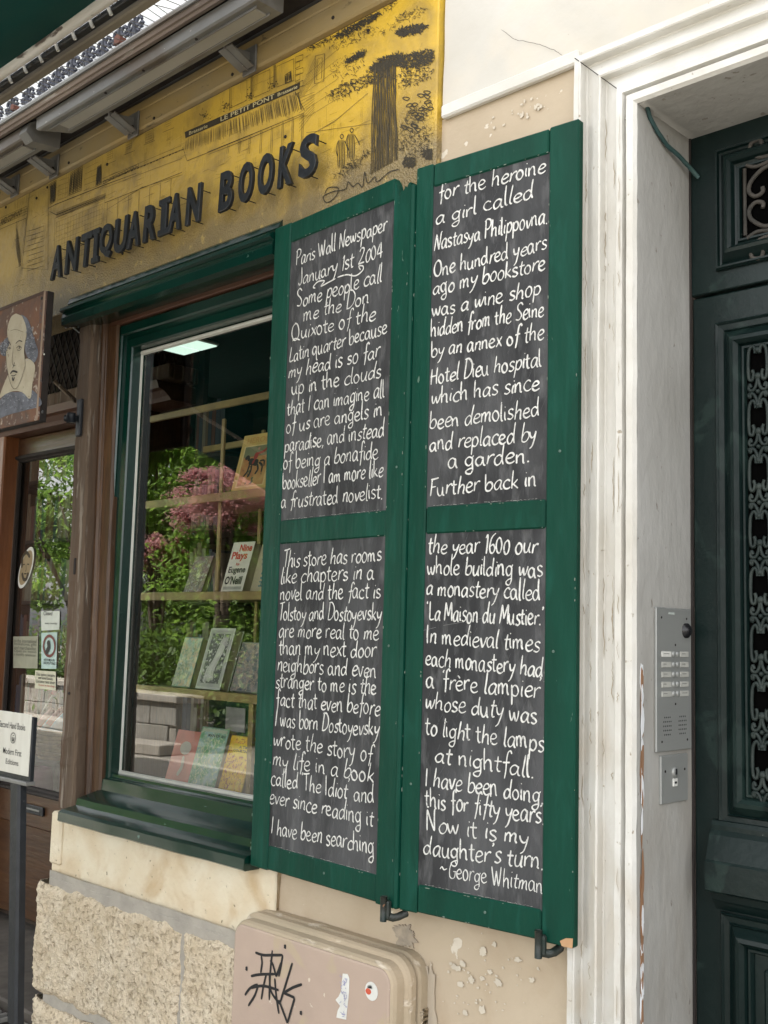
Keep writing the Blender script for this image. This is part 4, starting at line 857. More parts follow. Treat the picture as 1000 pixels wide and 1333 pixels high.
    ch = MB(); cr_ = random.Random(u0*31+3)
    for i in range(64):
        e_ = cr_.choice(['l', 'r', 'i', 'j', 't', 'b', 'm']); zz = cr_.uniform(1.03, 2.47); uu = cr_.uniform(su0, su1); k_ = cr_.uniform(.0008, .0022)
        if e_ == 'l': c_ = (u0+k_*.8, zz)
        elif e_ == 'r': c_ = (u1-.014-k_ if broken else u1-k_*.8, zz)
        elif e_ == 'i': c_ = (su0-k_*.8, zz)
        elif e_ == 'j': c_ = (su1+k_*.8, zz)
        elif e_ == 't': c_ = (uu, 2.488+k_)
        elif e_ == 'm': c_ = (uu, cr_.choice([1.757+k_, 1.811-k_]))
        else: c_ = (uu, cr_.choice([1.069-k_, 1.018+k_]))
        vert = e_ in 'lrij'; m_ = 9; ln_ = cr_.uniform(1, 4.5)
        ch.hull([P(c_[0]+k_*.6*(1 if vert else ln_)*math.cos(a*.698)*cr_.uniform(.6, 1.1), -.0002, c_[1]+k_*.6*(ln_ if vert else 1)*math.sin(a*.698)*cr_.uniform(.6, 1.1)) for a in range(m_)], n*-.0006)
    ch.build('paint_chip', flat('chipped_pale_primer', (.17, .21, .17), .8), t, kind='stuff')
    # foot latch
    lu = u1-.022 if broken else u1-.060
    q = MB().box(lu-.009, lu+.009, -.012, .0, .994, 1.030, .003); q.v = [P(p.x, p.y, p.z) for p in q.v]
    l1 = q.build('latch', pbr('old_black_green_iron', (.010, .022, .018), (.03, .03, .026), 20, .35, .6, bump=.3, bscale=60, c3=(.25, .12, .06), c3scale=60, c3t=(.68, .7)), t)
    q = MB(); q.tube([P(lu-.002, -.013, .990), P(lu-.002, -.013, 1.038)], .0068, 10); q.build('latch_bolt', MATS['old_black_green_iron'], l1, True)
    q = MB(); q.tube([P(lu-.004, -.004, .999), P(lu+.010, .002, .997), P(lu+.016, .010, .999), P(lu+.018, .03, 1.004)], .0080, 8); q.build('latch_hook', MATS['old_black_green_iron'], l1, True)
    for (uu, zz) in (((su0+su1)/2+.02, 1.045), (su0-.02, 1.26), (su1+.03, 1.9), (su1+.02, 1.53)):
        q = MB().disc(P(uu, 0.0005, zz), n, .0028, .0012, 8); q.build('screw_head', flat('pale_filler', (.10, .16, .13), .7), t)
    return P, n, t
LA, LB = (-2.018, -.05), (-1.545, -.085); RA, RB = (-1.540, -.085), (-1.130, -.05)
P1, n1_, sh1 = leaf(LA, LB, 0, .502, (.0655, .4385), ('TL', 'BL'), 'left green shutter leaf, its chalkboards starting Paris Wall Newspaper, top corner broken', True)
P2, n2_, sh2 = leaf(RA, RB, .0235, .4125, (.0675, .3475), ('TR', 'BR'), 'right green shutter leaf, its chalkboards starting for the heroine and signed at the foot', False)
q = MB(); q.hull([P2(.4125-.022, -.0006, 1.016), P2(.4125-.001, -.0006, 1.016), P2(.4125-.0, -.0006, 1.033), P2(.4125-.014, -.0006, 1.031), P2(.4125-.026, -.0006, 1.024)], n2_*-.0004)
q.build('bare_chip', flat('bare_wood_chip', (.50, .30, .16), .9), sh2)

# ------------------------------------------------------------------ electricity cabinet
cab = thing('electricity_cabinet', 'pinkish beige metal wall cabinet with black graffiti tag and stickers', 'cabinet', (-1.67, -.08, .45))
def rrect(x0, x1, z0, z1, r, n=8):
    out = []
    for cx, cz, a0 in ((x1-r, z1-r, 0), (x0+r, z1-r, 90), (x0+r, z0+r, 180), (x1-r, z0+r, 270)):
        for k in range(n+1): a = math.radians(a0+90*k/n); out.append((cx+r*math.cos(a), cz+r*math.sin(a)))
    return out
def rings(mb, lst, cap=True):
    rs = [[(x, y, z) for x, z in rrect(*a)] for a, y in lst]; k = len(rs[0]); vs = [p for r in rs for p in r]
    fs = [(i*k+j, i*k+(j+1) % k, (i+1)*k+(j+1) % k, (i+1)*k+j) for i in range(len(rs)-1) for j in range(k)]
    if cap: fs.append(tuple(range((len(rs)-1)*k, len(rs)*k)))
    mb.add(vs, fs)
X0, X1, Z0, Z1 = -2.032, -1.505, .46, .918
def inset(d, r): return (X0+d, X1-d, Z0+d, Z1-d, r)
mb = MB(); rings(mb, [(inset(0, .052), 0), (inset(0, .052), -.022), (inset(.003, .050), -.028), (inset(.009, .046), -.030), (inset(.009, .046), -.034), (inset(.001, .050), -.037), (inset(.001, .050), -.050), (inset(.005, .047), -.056), (inset(.011, .042), -.060), (inset(.012, .041), -.080), (inset(.016, .036), -.087), (inset(.021, .030), -.090)], False)
mb.build('body', M['boxedge'], cab, False)
mb = MB(); rings(mb, [(inset(.021, .030), -.0885), (inset(.022, .029), -.0915), (inset(.026, .025), -.0925)])
mb.build('door_panel', M['box'], cab, False)
YC = -.0925; gc = px_on_y(YC); k1 = lambda x, y: gc(290+x/3.571, 1170+y/3.571)
tg = MB()
for pts in ([(152, 250), (190, 262), (235, 262), (280, 262)], [(280, 262), (272, 310), (262, 362)], [(180, 265), (184, 300), (178, 345)], [(132, 360), (175, 352), (245, 350)], [(232, 240), (222, 350), (218, 470)], [(222, 285), (236, 310), (250, 362)], [(250, 362), (262, 330), (274, 296)],
            [(130, 415), (190, 405), (262, 425)], [(165, 398), (130, 415), (105, 448)], [(165, 405), (150, 450), (120, 498)], [(204, 350), (190, 410), (181, 468)], [(218, 345), (226, 430), (270, 492)], [(243, 370), (250, 450), (263, 535)],
            [(325, 298), (300, 380), (268, 485)], [(370, 398), (330, 412), (285, 438)], [(285, 438), (325, 455), (336, 462)], [(336, 462), (325, 500), (303, 578)], [(262, 470), (285, 530), (303, 578)]):
    stroke(tg, [k1(*p) for p in pts], .0060, plane_y(YC), NY, taper=.6)
for (x, y) in ((290, 222), (111, 324), (364, 530)):
    stroke(tg, [k1(x, y-9), k1(x+1, y), k1(x, y+10)], .0075, plane_y(YC), NY, taper=.6)
tg.build('graffiti_tag', M['ink'], cab)
poly = [k1(*p) for p in ((560, 348), (582, 350), (590, 372), (588, 440), (582, 500), (575, 562), (530, 552), (536, 520), (548, 498), (526, 470), (540, 455), (552, 430), (555, 390))]
q = MB(); q.hull([(a, YC-.0012, b) for a, b in poly], (0, .0008, 0)); s1 = q.build('sticker', M['paper'], cab, label='tall irregular white sticker')
q = MB(); rd = random.Random(9)
for i in range(30):
    x, y = rd.uniform(552, 582), rd.uniform(360, 545); stroke(q, [k1(x, y), k1(x+rd.uniform(-9, 9), y+rd.uniform(-12, 12)), k1(x+rd.uniform(-9, 3), y+rd.uniform(-12, 12))], .0010, plane_y(YC-.0012), NY)
q.build('sticker_print', flat('lilac_print', (.30, .30, .50), .6), s1)
cc = k1(693, 430); q = MB(); q.hull([(cc[0]+.0175*math.cos(a*.2618), YC-.0012, cc[1]+.0178*math.sin(a*.2618)) for a in range(24)], (0, .0008, 0)); s2 = q.build('sticker', M['paper'], cab, label='round white sticker with small red drawing')
q = MB(); q.hull([(cc[0]-.008+.008*math.cos(a*.6), YC-.0018, cc[1]-.002+.006*math.sin(a*.6)) for a in range(10)], (0, .0003, 0)); q.build('sticker_print', flat('red_print', (.60, .10, .05), .6), s2)
q = MB()
for i in range(14): a = i*.45; stroke(q, [(cc[0]-.004, cc[1]+.005), (cc[0]-.004+.008*math.cos(a*.5), cc[1]+.005+.007*abs(math.sin(a*.5+.2)))], .0008, plane_y(YC-.0013), NY)
q.build('sticker_print', M['ink'], s2)
# patch of bare cement where the plaster has come away beside the cabinet
q = MB(); rd = random.Random(21)
def blob(cx, cz, rx, rz, n=26, y=-.0008, rough=.3, th=.0012):
    pts = []; rough = min(rough, .38)
    for a in range(n): an = a/n*6.283; rr = 1+rough*(noise.noise(Vector((math.cos(an)*1.1+cx*90, math.sin(an)*1.1+cz*90, 1)))*1.5+noise.noise(Vector((math.cos(an)*3+cx*50, math.sin(an)*3+cz*50, 5)))*.8); rr *= random.uniform(.78, 1.15); pts.append((cx+rx*rr*math.cos(an), y, cz+rz*rr*math.sin(an)))
    return pts
p = at(528, 1215, y=0); q.hull(blob(p.x, p.z-.005, .030, .020, 60, y=-.004, rough=.55), (0, .003, 0)); q.build('bare_cement_patch', pbr('pitted_cement', (.40, .335, .255), (.27, .235, .19), 30, .9, bump=.6, bscale=60), bld)
q = MB()
p = at(566, 1290, y=0); q.hull(blob(p.x-.012, .80, .022, .11, 30, -.0035, .5), (0, .0015, 0)); q.build('cement_repair', pbr('grey_cement_smear', (.50, .43, .335), (.42, .36, .28), 9, .9, bump=.35, bscale=30), bld)
q = MB()
for i in range(70):
    px, py = rd.gauss(628, 36), rd.gauss(1278, 28); p = at(px, py, y=0); r_ = rd.choice([.0012, .0015, .002, .003, .006])*rd.uniform(.7, 1.2); q.hull(blob(p.x, p.z, r_*1.2, r_*rd.uniform(.6, 1.1), 20, -.0034-.00002*i, .9), (0, .0006, 0))
for i in range(22):
    px, py = rd.gauss(675, 24), rd.gauss(150, 7)-(0); p = at(px, py-(px-675)*.35, y=0); r_ = rd.uniform(.0008, .0042); q.hull(blob(p.x, p.z, r_, r_*rd.uniform(.6, 1.6), 18, -.0034-.00002*i, .9), (0, .0006, 0))
q.build('paint_flake', flat('old_cream_flake', (.62, .56, .46), .8), bld, kind='stuff')

# ------------------------------------------------------------------ entrance door
YD = .135; gd = px_on_y(YD)
dr = thing('entrance_door', 'tall dark green panelled entrance door with scrolled iron grilles', 'door', (.0, YD, GZ))
dx = lambda px, py=700: gd(px, py)[0]
dz = lambda px, py: gd(px, py)[1]
ZJ = dz(896, 389)
Xi = dx(977, 760); XO = dx(935, 760); XM = dx(947, 760); XE = .0
MB().box(XR+.001, XD, YD, YD+.05, ZJ+.003, ZI-.001, .002).build('transom_frame', M['door'], dr)
MB().box(XR+.004, XE, YD+.001, YD+.05, GZ+.01, ZJ-.003, .003).build('leaf_board', M['door'], dr)
MB().box(XE+.006, XD-.004, YD+.001, YD+.05, GZ+.01, ZJ-.003, .003).build('leaf_board', M['door'], dr)
MB().tube([(XR+.002, YD-.002, GZ), (XR+.002, YD-.002, ZI)], .003, 5).build('shadow_gap', M['dark'], dr)
# transom light
def raised(x0, x1, z0, z1, wd, y=YD, name='panel_moulding'):
    k = wd; pf = [(0, y+.002), (0, y-.006), (.06*k, y-.012), (.12*k, y-.012), (.16*k, y-.006), (.22*k, y-.004), (.34*k, y-.012), (.48*k, y-.022), (.60*k, y-.024), (.70*k, y-.018), (.76*k, y-.008), (.84*k, y-.006), (.88*k, y-.010), (.95*k, y-.010), (1.0*k, y-.002), (1.0*k, y+.012)]
    MB().frame(x0, x1, z0, z1, pf).build(name, M['door'], dr)
tx0 = dx(934, 340); tz0 = dz(934, 354); tz1 = dz(938, 196)
raised(tx0, .84, tz0, tz1, dx(968, 300)-tx0)
ti0 = dx(969, 300); tzi0 = tz0+(ti0-tx0); tzi1 = tz1-(ti0-tx0)
MB().box(ti0-.002, .86-(ti0-tx0), YD-.003, YD-.0005, tzi0-.002, tzi1+.002, 0).build('transom_backing', pbr('dark_glass', (.0025, .0025, .0025), None, 9, .8, spec=.0, bump=0), dr)
def spiral(cx, cz, r, a0, turns, s=1, y=YD-.012, n=16, shrink=.75):
    return [(cx+s*r*(1-shrink*k/n)*math.cos(a0+turns*6.283*k/n), y, cz+r*(1-shrink*k/n)*math.sin(a0+turns*6.283*k/n)) for k in range(n+1)]
class SM(MB):
    def tube(s_, pts, r, n=8, cap=True, r2=None):
        P_ = cr([(p[0], p[2]) for p in pts], 4) if len(pts) > 2 else [(p[0], p[2]) for p in pts]
        return MB.tube(s_, [(a, pts[0][1], b) for a, b in P_], r, n, cap, r2)
q = SM(); yg = YD-.008
zh = (tzi1-tzi0)
q.tube([(ti0+.006, yg, tzi0), (ti0+.006, yg, tzi1)], .0035, 6)
for ux in range(6):
    bx = ti0+.010+ux*.105
    for sgn in (1, -1):
        zc = (tzi0+tzi1)/2
        q.tube(cr3 := [(bx+.055, yg, zc+sgn*.058), (bx+.030, yg, zc+sgn*.054), (bx+.008, yg, zc+sgn*.036), (bx+.004, yg, zc+sgn*.018), (bx+.016, yg, zc+sgn*.006), (bx+.030, yg, zc+sgn*.010), (bx+.030, yg, zc+sgn*.020)], .0042, 6)
        q.tube([(bx+.055, yg, zc+sgn*.068), (bx+.020, yg, zc+sgn*.062), (bx+.0, yg, zc+sgn*.070)], .0038, 6)
        q.tube([(bx+.055, yg, zc+sgn*.076), (bx+.025, yg, zc+sgn*.078), (bx+.008, yg, zc+sgn*.094), (bx+.010, yg, zc+sgn*.110), (bx+.026, yg, zc+sgn*.112), (bx+.030, yg, zc+sgn*.100)], .0042, 6)
        q.tube([(bx+.055+dx_, y_, z_) for dx_, y_, z_ in ((0, yg, zc+sgn*.058), (.02, yg, zc+sgn*.05), (.035, yg, zc+sgn*.03), (.02, yg, zc+sgn*.015))], .004, 6)
q.build('transom_grille', M['dustiron'], dr, True)
# main glazed panel with grille
z_top = dz(935, 421); zi_top = dz(977, 456); z_bot = dz(946, 1071)
kw_ = Xi-XO
pf = lambda k, y: [(0, y+.002), (0, y-.005), (.04*k, y-.008), (.10*k, y-.004), (.26*k, y-.003), (.30*k, y-.008), (.34*k, y-.004), (.44*k, y-.010), (.58*k, y-.020), (.70*k, y-.022), (.80*k, y-.014), (.84*k, y-.006), (.88*k, y-.009), (.94*k, y-.009), (1.0*k, y-.002), (1.0*k, y+.010)]
for xa, xb in ((XO, XE-.09), (XE+.1, XD-.06)):
    MB().frame(xa, xb, z_bot-.004, z_top, pf(kw_, YD)).build('panel_moulding', M['door'], dr)
    MB().box(xa+kw_-.002, xb-kw_+.002, YD-.003, YD-.0005, z_bot-.004+kw_-.002, z_top-kw_+.002, 0).build('grille_backing', pbr('dark_glass', (.0025, .0025, .0025), None, 9, .8, spec=.0, bump=0), dr)
gz1 = z_top-kw_; gz0 = z_bot-.004+kw_
u_half = (dx(991, 700)-dx(978, 700)); cw = u_half*2+.006; per = dz(985, 550)-dz(985, 622)
yg = YD-.009; sub = []
def iron(pts, cx, cz, r=.0034):
    q = MB(); P_ = cr([(a, b) for a, b in pts], 4); q.tube([(cx+a*u_half, yg, cz+b*per) for a, b in P_], r, 6); return q
nper = int((gz1-gz0)/per)+1
for col in range(11):
    cx = Xi+u_half+.004+col*cw; q = MB()
    if cx > XE-.09-kw_: break
    for j in range(nper):
        cz = gz1-.03-j*per
        if cz-per*.3 < gz0: break
        for s_ in (-1, 1):
            for pts in ([(.22, .20), (.30, .30), (.55, .34), (.86, .26), (.95, .08), (.95, -.10), (.85, -.26), (.55, -.28), (.42, -.18), (.55, -.10)],
                        [(0, -.20), (.12, -.36), (.40, -.46), (.78, -.47), (.92, -.42), (.80, -.36), (.68, -.42)],
                        [(.68, -.52), (.80, -.60), (.92, -.54), (.70, -.53), (.40, -.55), (.12, -.66), (0, -.80)]):
                q2 = iron([(s_*a, b) for a, b in pts], cx, cz); q.add(q2.v, q2.f)
        for (a, b, r) in ((0, .26, .0062), (0, -.22, .0070), (0, -.50, .0045)):
            q.disc((cx+a*u_half, yg+.004, cz+b*per), NY, r, .006, 8, .003)
    q.build('grille_scrollwork', M['iron'], dr, True)
# mid rail ledge
zl = [dz(947, 1071), dz(921, 1116), dz(919, 1151), dz(938, 1185)]
lp = [(YD+.002, zl[0]+.004), (YD-.012, zl[0]+.003), (YD-.015, zl[0]-.004), (YD-.015, zl[0]-.012), (YD-.022, zl[0]-.020), (YD-.036, zl[1]+.004), (YD-.040, zl[1]), (YD-.040, zl[2]), (YD-.034, zl[2]-.004), (YD-.018, zl[2]-.008), (YD-.014, zl[2]-.020), (YD-.010, zl[2]-.024), (YD+.002, zl[3])]
def xcl(px, py): return at(px, py, y=YD-.03).x
MB().prism(lp, xcl(921, 1130), XE-.05).build('lock_rail_ledge', M['door'], dr)
MB().prism(lp, XE+.05, XD-.01).build('lock_rail_ledge', M['door'], dr)
for xa, xb in ((dx(940, 1200), XE-.09), (XE+.1, XD-.06)):
    zt = dz(940, 1186)
    MB().frame(xa, xb, GZ+.12, zt, pf(dx(982, 1235)-dx(940, 1235), YD)).build('panel_moulding', M['door'], dr)
    k_ = dx(982, 1235)-dx(940, 1235)
    MB().box(xa+k_+.02, xb-k_-.02, YD-.010, YD+.002, GZ+.14+k_, zt-k_-.02, .008).build('raised_field', M['door'], dr)
MB().box(XR+.02, XE-.02, YD-.006, YD+.002, GZ+.01, GZ+.10, .003).build('kick_board', M['door'], dr)
MB().disc((XE-.04, YD-.002, 1.42), NY, .022, .03, 18, .008).build('door_knob', M['brass'], dr, True)

# cable, intercom, key box
q = MB(); q.tube([(a, b, c) for a, b, c in ((XR+.006, -.032, ZI-.006), (XR+.005, -.020, ZI-.022), (XR+.006, .004, ZI-.040), (XR+.009, .035, ZI-.058), (XR+.013, .070, ZI-.066), (XR+.016, .105, ZI-.078), (XR+.020, .132, ZI-.09))], .0042, 8)
tag(q.build('cable', pbr('teal_cable_sheath', (.020, .060, .062), (.04, .08, .075), 14, .55, bump=.2), None, True), 'green painted cable looping from lintel corner to the dark door', 'cable')
ic = thing('intercom_panel', 'brushed steel intercom panel with ten name buttons beside the green door', 'intercom', (XR, .06, 1.36))
iy0, iy1, iz0, iz1 = -.003, .121, 1.362, 1.613; XI = XR+.007
def reveal_box(nm, y0, y1, z0, z1, x0, x1, mat, par, b=.001, smooth=False): return MB().box(x0, x1, y0, y1, z0, z1, b).build(nm, mat, par, smooth)
reveal_box('face_plate', iy0, iy1, iz0, iz1, XR+.0022, XI, M['steel'], ic, .0015)
reveal_box('back_box', iy0+.002, iy1-.002, iz0+.002, iz1-.002, XR+.0003, XR+.0021, M['reveal'], ic, .0005)
iu = lambda fx: iy0+(iy1-iy0)*fx
iv = lambda fz: iz1-(iz1-iz0)*fz
NX = Vector((1, 0, 0))
fpl = lambda u, v: (XI, u, v)
def fz_(cy_): return (cy_-60)/(975-60)
for r_ in range(5):
    z = iv(fz_((358, 425, 488, 552, 612)[r_]))
    for s_, (a, b) in enumerate(((.14, .40), (.66, .90))):
        pl_ = reveal_box('name_plate', iu(a), iu(b), z-.0048, z+.0048, XI-.0005, XI+.0012, M['paper'] if (r_, s_) == (0, 0) else flat('grey_name_card', (.50, .50, .46), .4), ic, .0004)
        q = MB(); nm_ = random.Random(r_*2+s_)
        for k in range(nm_.randint(3, 6)): stroke(q, [(iu(a+.04)+k*.0032, z+.001), (iu(a+.04)+k*.0032+.0022, z+.001)], .0022, lambda u, v: (XI+.0012, u, v), NX, smooth=False, base=.0003)
        q.build('name_print', M['ink'], pl_)
    for fx in (.475, .585): MB().disc((XI-.0005, iu(fx), z), NX, .0052, .003, 14, .001).build('call_button', M['steel'], ic, True)
MB().disc((XI-.001, iu(.83), iv(.155)), NX, .0135, .006, 20, .006).build('camera_dome', M['black'], ic, True)
for (a, b) in ((.14, .07), (.86, .07), (.15, .93), (.87, .93), (.53, .26), (.53, .675)): MB().disc((XI-.0004, iu(a), iv(b)), NX, .0022, .0009, 8).build('screw_head', M['dark'], ic, True)
q = MB()
for cx in (.30, .73):
    for r_ in range(5):
        n_ = 5 if r_ in (1, 2, 3) else 4
        if r_ == 2: n_ = 5
        for k in range(n_): q.disc((XI-.0004, iu(cx)+(k-(n_-1)/2)*.0062, iv(.765)-r_*.0075), NX, .0016, .0006, 6)
q.build('speaker_hole', M['ink'], ic, kind='stuff')
reveal_box('maker_mark', iu(.34), iu(.50), iv(.045), iv(.030), XI-.0002, XI+.0004, flat('pale_mark', (.5, .55, .52), .5), ic, .0001)
kb = thing('key_switch_box', 'small steel key switch box fixed under the intercom panel', 'switch box', (XR, .06, 1.27))
reveal_box('face_plate', .014, .109, 1.272, 1.355, XR+.0004, XI-.001, M['steel'], kb, .0015)
MB().disc((XI-.0015, .060, 1.325), NX, .0085, .004, 18, .0).build('lock_barrel', M['steel'], kb, True)
reveal_box('keyway', .0575, .0625, 1.321, 1.331, XI, XI+.0035, M['ink'], kb, .0003)
reveal_box('lock_tab', .0535, .068, 1.300, 1.314, XI-.002, XI+.0012, M['paper'], kb, .001)
reveal_box('tab_slot', .057, .0645, 1.305, 1.309, XI, XI+.0016, M['ink'], kb, .0003)
for yy in (.028, .096): MB().disc((XI-.0012, yy, 1.328), NX, .0024, .001, 8).build('screw_head', M['dark'], kb, True)

# ------------------------------------------------------------------ interior seen through the glass
rm = thing('shop_room', 'dim bookshop interior seen behind the window and door glass', 'room', (-3, 1.5, .45))
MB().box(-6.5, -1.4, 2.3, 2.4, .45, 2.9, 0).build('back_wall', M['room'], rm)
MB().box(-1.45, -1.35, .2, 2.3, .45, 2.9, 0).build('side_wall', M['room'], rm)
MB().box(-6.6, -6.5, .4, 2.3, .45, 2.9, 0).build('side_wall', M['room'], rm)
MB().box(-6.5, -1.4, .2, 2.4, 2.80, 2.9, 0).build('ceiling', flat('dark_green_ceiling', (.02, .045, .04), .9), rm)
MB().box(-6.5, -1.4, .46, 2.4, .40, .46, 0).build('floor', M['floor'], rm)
MB().box(-2.95, -1.45, .14, .60, 1.00, 1.085, .004).build('display_floor', M['dark'], rm)
# shelf unit of brass-edged boards
su = thing('display_shelves', 'brass edged shelves in the shop window holding upright books', 'shelf', (-2.4, .35, 1.08))
SH = [(1.965, 'shelf'), (1.668, 'shelf'), (1.375, 'shelf'), (1.082, 'shelf')]
for z, nm in SH:
    MB().box(-3.02, -1.6, .29, .56, z-.022, z-.004, .002).build('shelf', M['dark'] if z < 1.2 else flat('shelf_board', (.16, .13, .06), .5), su)
    MB().box(-3.02, -1.6, .281, .289, z-.026, z, .002).build('shelf_edge', M['brass'], su)
for z in (2.235, 2.165): MB().box(-3.02, -1.6, .281 if z > 2.2 else .5, .292 if z > 2.2 else .51, z-.010, z+.012, .002).build('cross_bar', M['brass'], su)
for X, y in ((-2.705, .50), (-2.665, .31)): MB().box(X-.007, X+.007, y, y+.010, 1.09 if X != -2.665 else 1.67, 2.20, .002).build('upright', M['brass'], su)
MB().box(-2.475, -2.455, .300, .314, 1.09, 1.355, .002).build('upright', M['brass'], su)


def book(px0, px1, pyb, z0, h, th, cover, pages, label, y=.315, tilt=16, paint=None, spine=None, rot=0):
    a = at(px0, pyb, y=y); b = at(px1, pyb, y=y); w_ = b.x-a.x; ti = math.radians(tilt)
    t = thing('book', label, 'book', (a.x, y, z0), 'books standing on the window shelves')
    up = Vector((0, math.sin(ti), math.cos(ti))); nn = Vector((0, -math.cos(ti), math.sin(ti))); ro = math.radians(rot)
    ex = Vector((math.cos(ro), math.sin(ro), 0)); nn = Vector((math.sin(ro)*math.cos(ti), -math.cos(ro)*math.cos(ti), math.sin(ti))); up = nn.cross(ex)*-1 if nn.cross(ex).z < 0 else nn.cross(ex)
    O = Vector((a.x, y, z0))
    def P(u, d, v): return O+ex*u-nn*d+up*v
    def bb(nm, u0, u1, d0, d1, v0, v1, m_, par, bv=.0008):
        q = MB().box(u0, u1, d0, d1, v0, v1, bv); q.v = [P(p.x, p.y, p.z) for p in q.v]; return q.build(nm, m_, par)
    cvr = bb('front_cover', 0, w_, 0, .002, 0, h, cover, t); bb('back_cover', 0, w_, th-.002, th, 0, h, cover, t)
    bb('spine', 0, .002, .0022, th-.0022, 0, h, spine or cover, t); bb('page_block', .0022, w_-.003, .0022, th-.0022, .003, h-.003, pages, t)
    f = lambda u, v: P(u, 0, v)
    if paint: paint(cvr, f, nn, w_, h)
    return t
pages = pbr('cream_pages', (.55, .47, .32), (.46, .39, .26), 30, .9, bump=.3, bscale=160, stretch=(1, 1, .1))
ink_c = {}
def ink(c):
    k = 'print_%02x%02x%02x' % tuple(int(min(1, v)*255) for v in c)
    return flat(k, c, .5)
def patch(cvr, f, n, u0, u1, v0, v1, c, name='cover_print', lift=.0004):
    q = MB(); n = Vector(n); q.add([Vector(f(u, v))+n*lift for u, v in ((u0, v0), (u1, v0), (u1, v1), (u0, v1))], [(0, 1, 2, 3)]); q.build(name, ink(c) if isinstance(c, tuple) else c, cvr)
def txt(cvr, f, n, s, u0, v0, u1, v1, c, bold=.02, lift=.0009, shear=0):
    q = MB(); print_text(q, s, f, n, u0, v0, u1, v1, lift, bold, shear); q.build('cover_lettering', ink(c), cvr)
def nine(cv_, f, n, w_, h):
    R_ = (.60, .04, .02); K = (.02, .02, .015)
    txt(cv_, f, n, 'Nine', w_*.38, h*.80, w_*.95, h*.95, R_, .03); txt(cv_, f, n, 'Plays', w_*.10, h*.60, w_*.82, h*.80, R_, .03); txt(cv_, f, n, 'by', w_*.40, h*.51, w_*.56, h*.58, R_, .02)
    txt(cv_, f, n, 'Eugene', w_*.12, h*.335, w_*.90, h*.50, K, .025); txt(cv_, f, n, "O'Neill", w_*.08, h*.14, w_*.86, h*.31, K, .03)
    patch(cv_, f, n, w_*.08, w_*.92, h*.04, h*.10, (.45, .45, .38))
def art(cols, seed, border=None):
    def g(cv_, f, n, w_, h):
        r_ = random.Random(seed); b = .0
        if border: patch(cv_, f, n, w_*.05, w_*.95, h*.04, h*.96, border); b = .11
        mt = pbr('cover_art_%d' % seed, cols[0], cols[1], 34, .4, bump=0, c3=cols[2], c3scale=85, c3t=(.54, .66), c4=cols[3], c4scale=30, c4t=(.48, .62))
        patch(cv_, f, n, w_*(b+.02), w_*(.98-b), h*(b*.7+.02), h*(.98-b*.7), mt, 'cover_picture', .0008)
        q = MB()
        for i in range(16 if seed != 8 else 40):
            if seed == 5: t_ = i/15; pts = [(.30+.35*t_, .10+.05*t_), (.28+.30*t_, .30), (.45+.28*t_, .48+.1*t_), (.62+.22*t_, .86)]
            elif seed == 8: x_, y_ = r_.uniform(.1, .9), r_.uniform(.05, .62); pts = [(x_, y_), (x_+.05, y_+.02), (x_+.02, y_+.05)]
            else: x_, y_ = r_.uniform(.15, .8), r_.uniform(.1, .8); pts = [(x_, y_), (x_+r_.uniform(-.1, .1), y_+.07), (x_+r_.uniform(-.12, .12), y_+.14)]
            pts = [(min(.88, max(.12, a_))*w_, min(.93, max(.07, b_))*h) for a_, b_ in pts]
            stroke(q, pts, .0022 if seed == 5 else .0016, f, n, base=.0012)
        q.build('cover_drawing', ink(cols[2]), cv_)
    return g
cream = flat('cream_cover', (.82, .80, .68), .35)
book(287, 315, 769.5, 1.669, .158, .040, cream, pages, 'white paperback with red and black title Nine Plays', paint=nine)
def harold(cv_, f, n, w_, h):
    q = MB(); n = Vector(n)
    vs, fs = glyphs('HAROLD', 0, .02); q.add([Vector(f(w_*.30+w_*.20*(1-y), h*.10+h*.72*x))+n*.0009 for x, y, z in vs], fs); q.build('cover_lettering', ink((.03, .18, .22)), cv_)
book(325, 356, 771, 1.669, .148, .03, flat('tan_cover', (.50, .44, .30), .4), pages, 'tan book with teal upright lettering half hidden by the shutter', y=.33, paint=harold)
book(238, 262, 771, 1.669, .128, .02, flat('brown_cover', (.16, .08, .06), .35), pages, 'brown book with pale streaks behind the brass upright', y=.36, paint=art(((.20, .10, .08), (.10, .05, .04), (.55, .5, .45), (.30, .16, .14)), 3), tilt=20)
book(223, 247, 891, 1.376, .160, .028, flat('sage_cover', (.14, .26, .19), .35), pages, 'pale green book with a map like cover on the middle shelf', paint=art(((.62, .60, .36), (.34, .52, .44), (.24, .36, .24), (.66, .54, .30)), 4))
book(254, 286, 893, 1.376, .192, .034, flat('silver_cover', (.55, .56, .50), .3), pages, 'tall book with black and white photograph cover in a pale frame', paint=art(((.03, .03, .028), (.08, .08, .07), (.60, .60, .55), (.02, .02, .02)), 5, (.42, .43, .38)))
book(299, 345, 899, 1.376, .150, .02, flat('grey_cover', (.25, .24, .24), .35), pages, 'grey book with a blurred portrait cover beside the shutter', y=.335, paint=art(((.20, .20, .22), (.34, .26, .22), (.45, .33, .28), (.10, .11, .13)), 6))
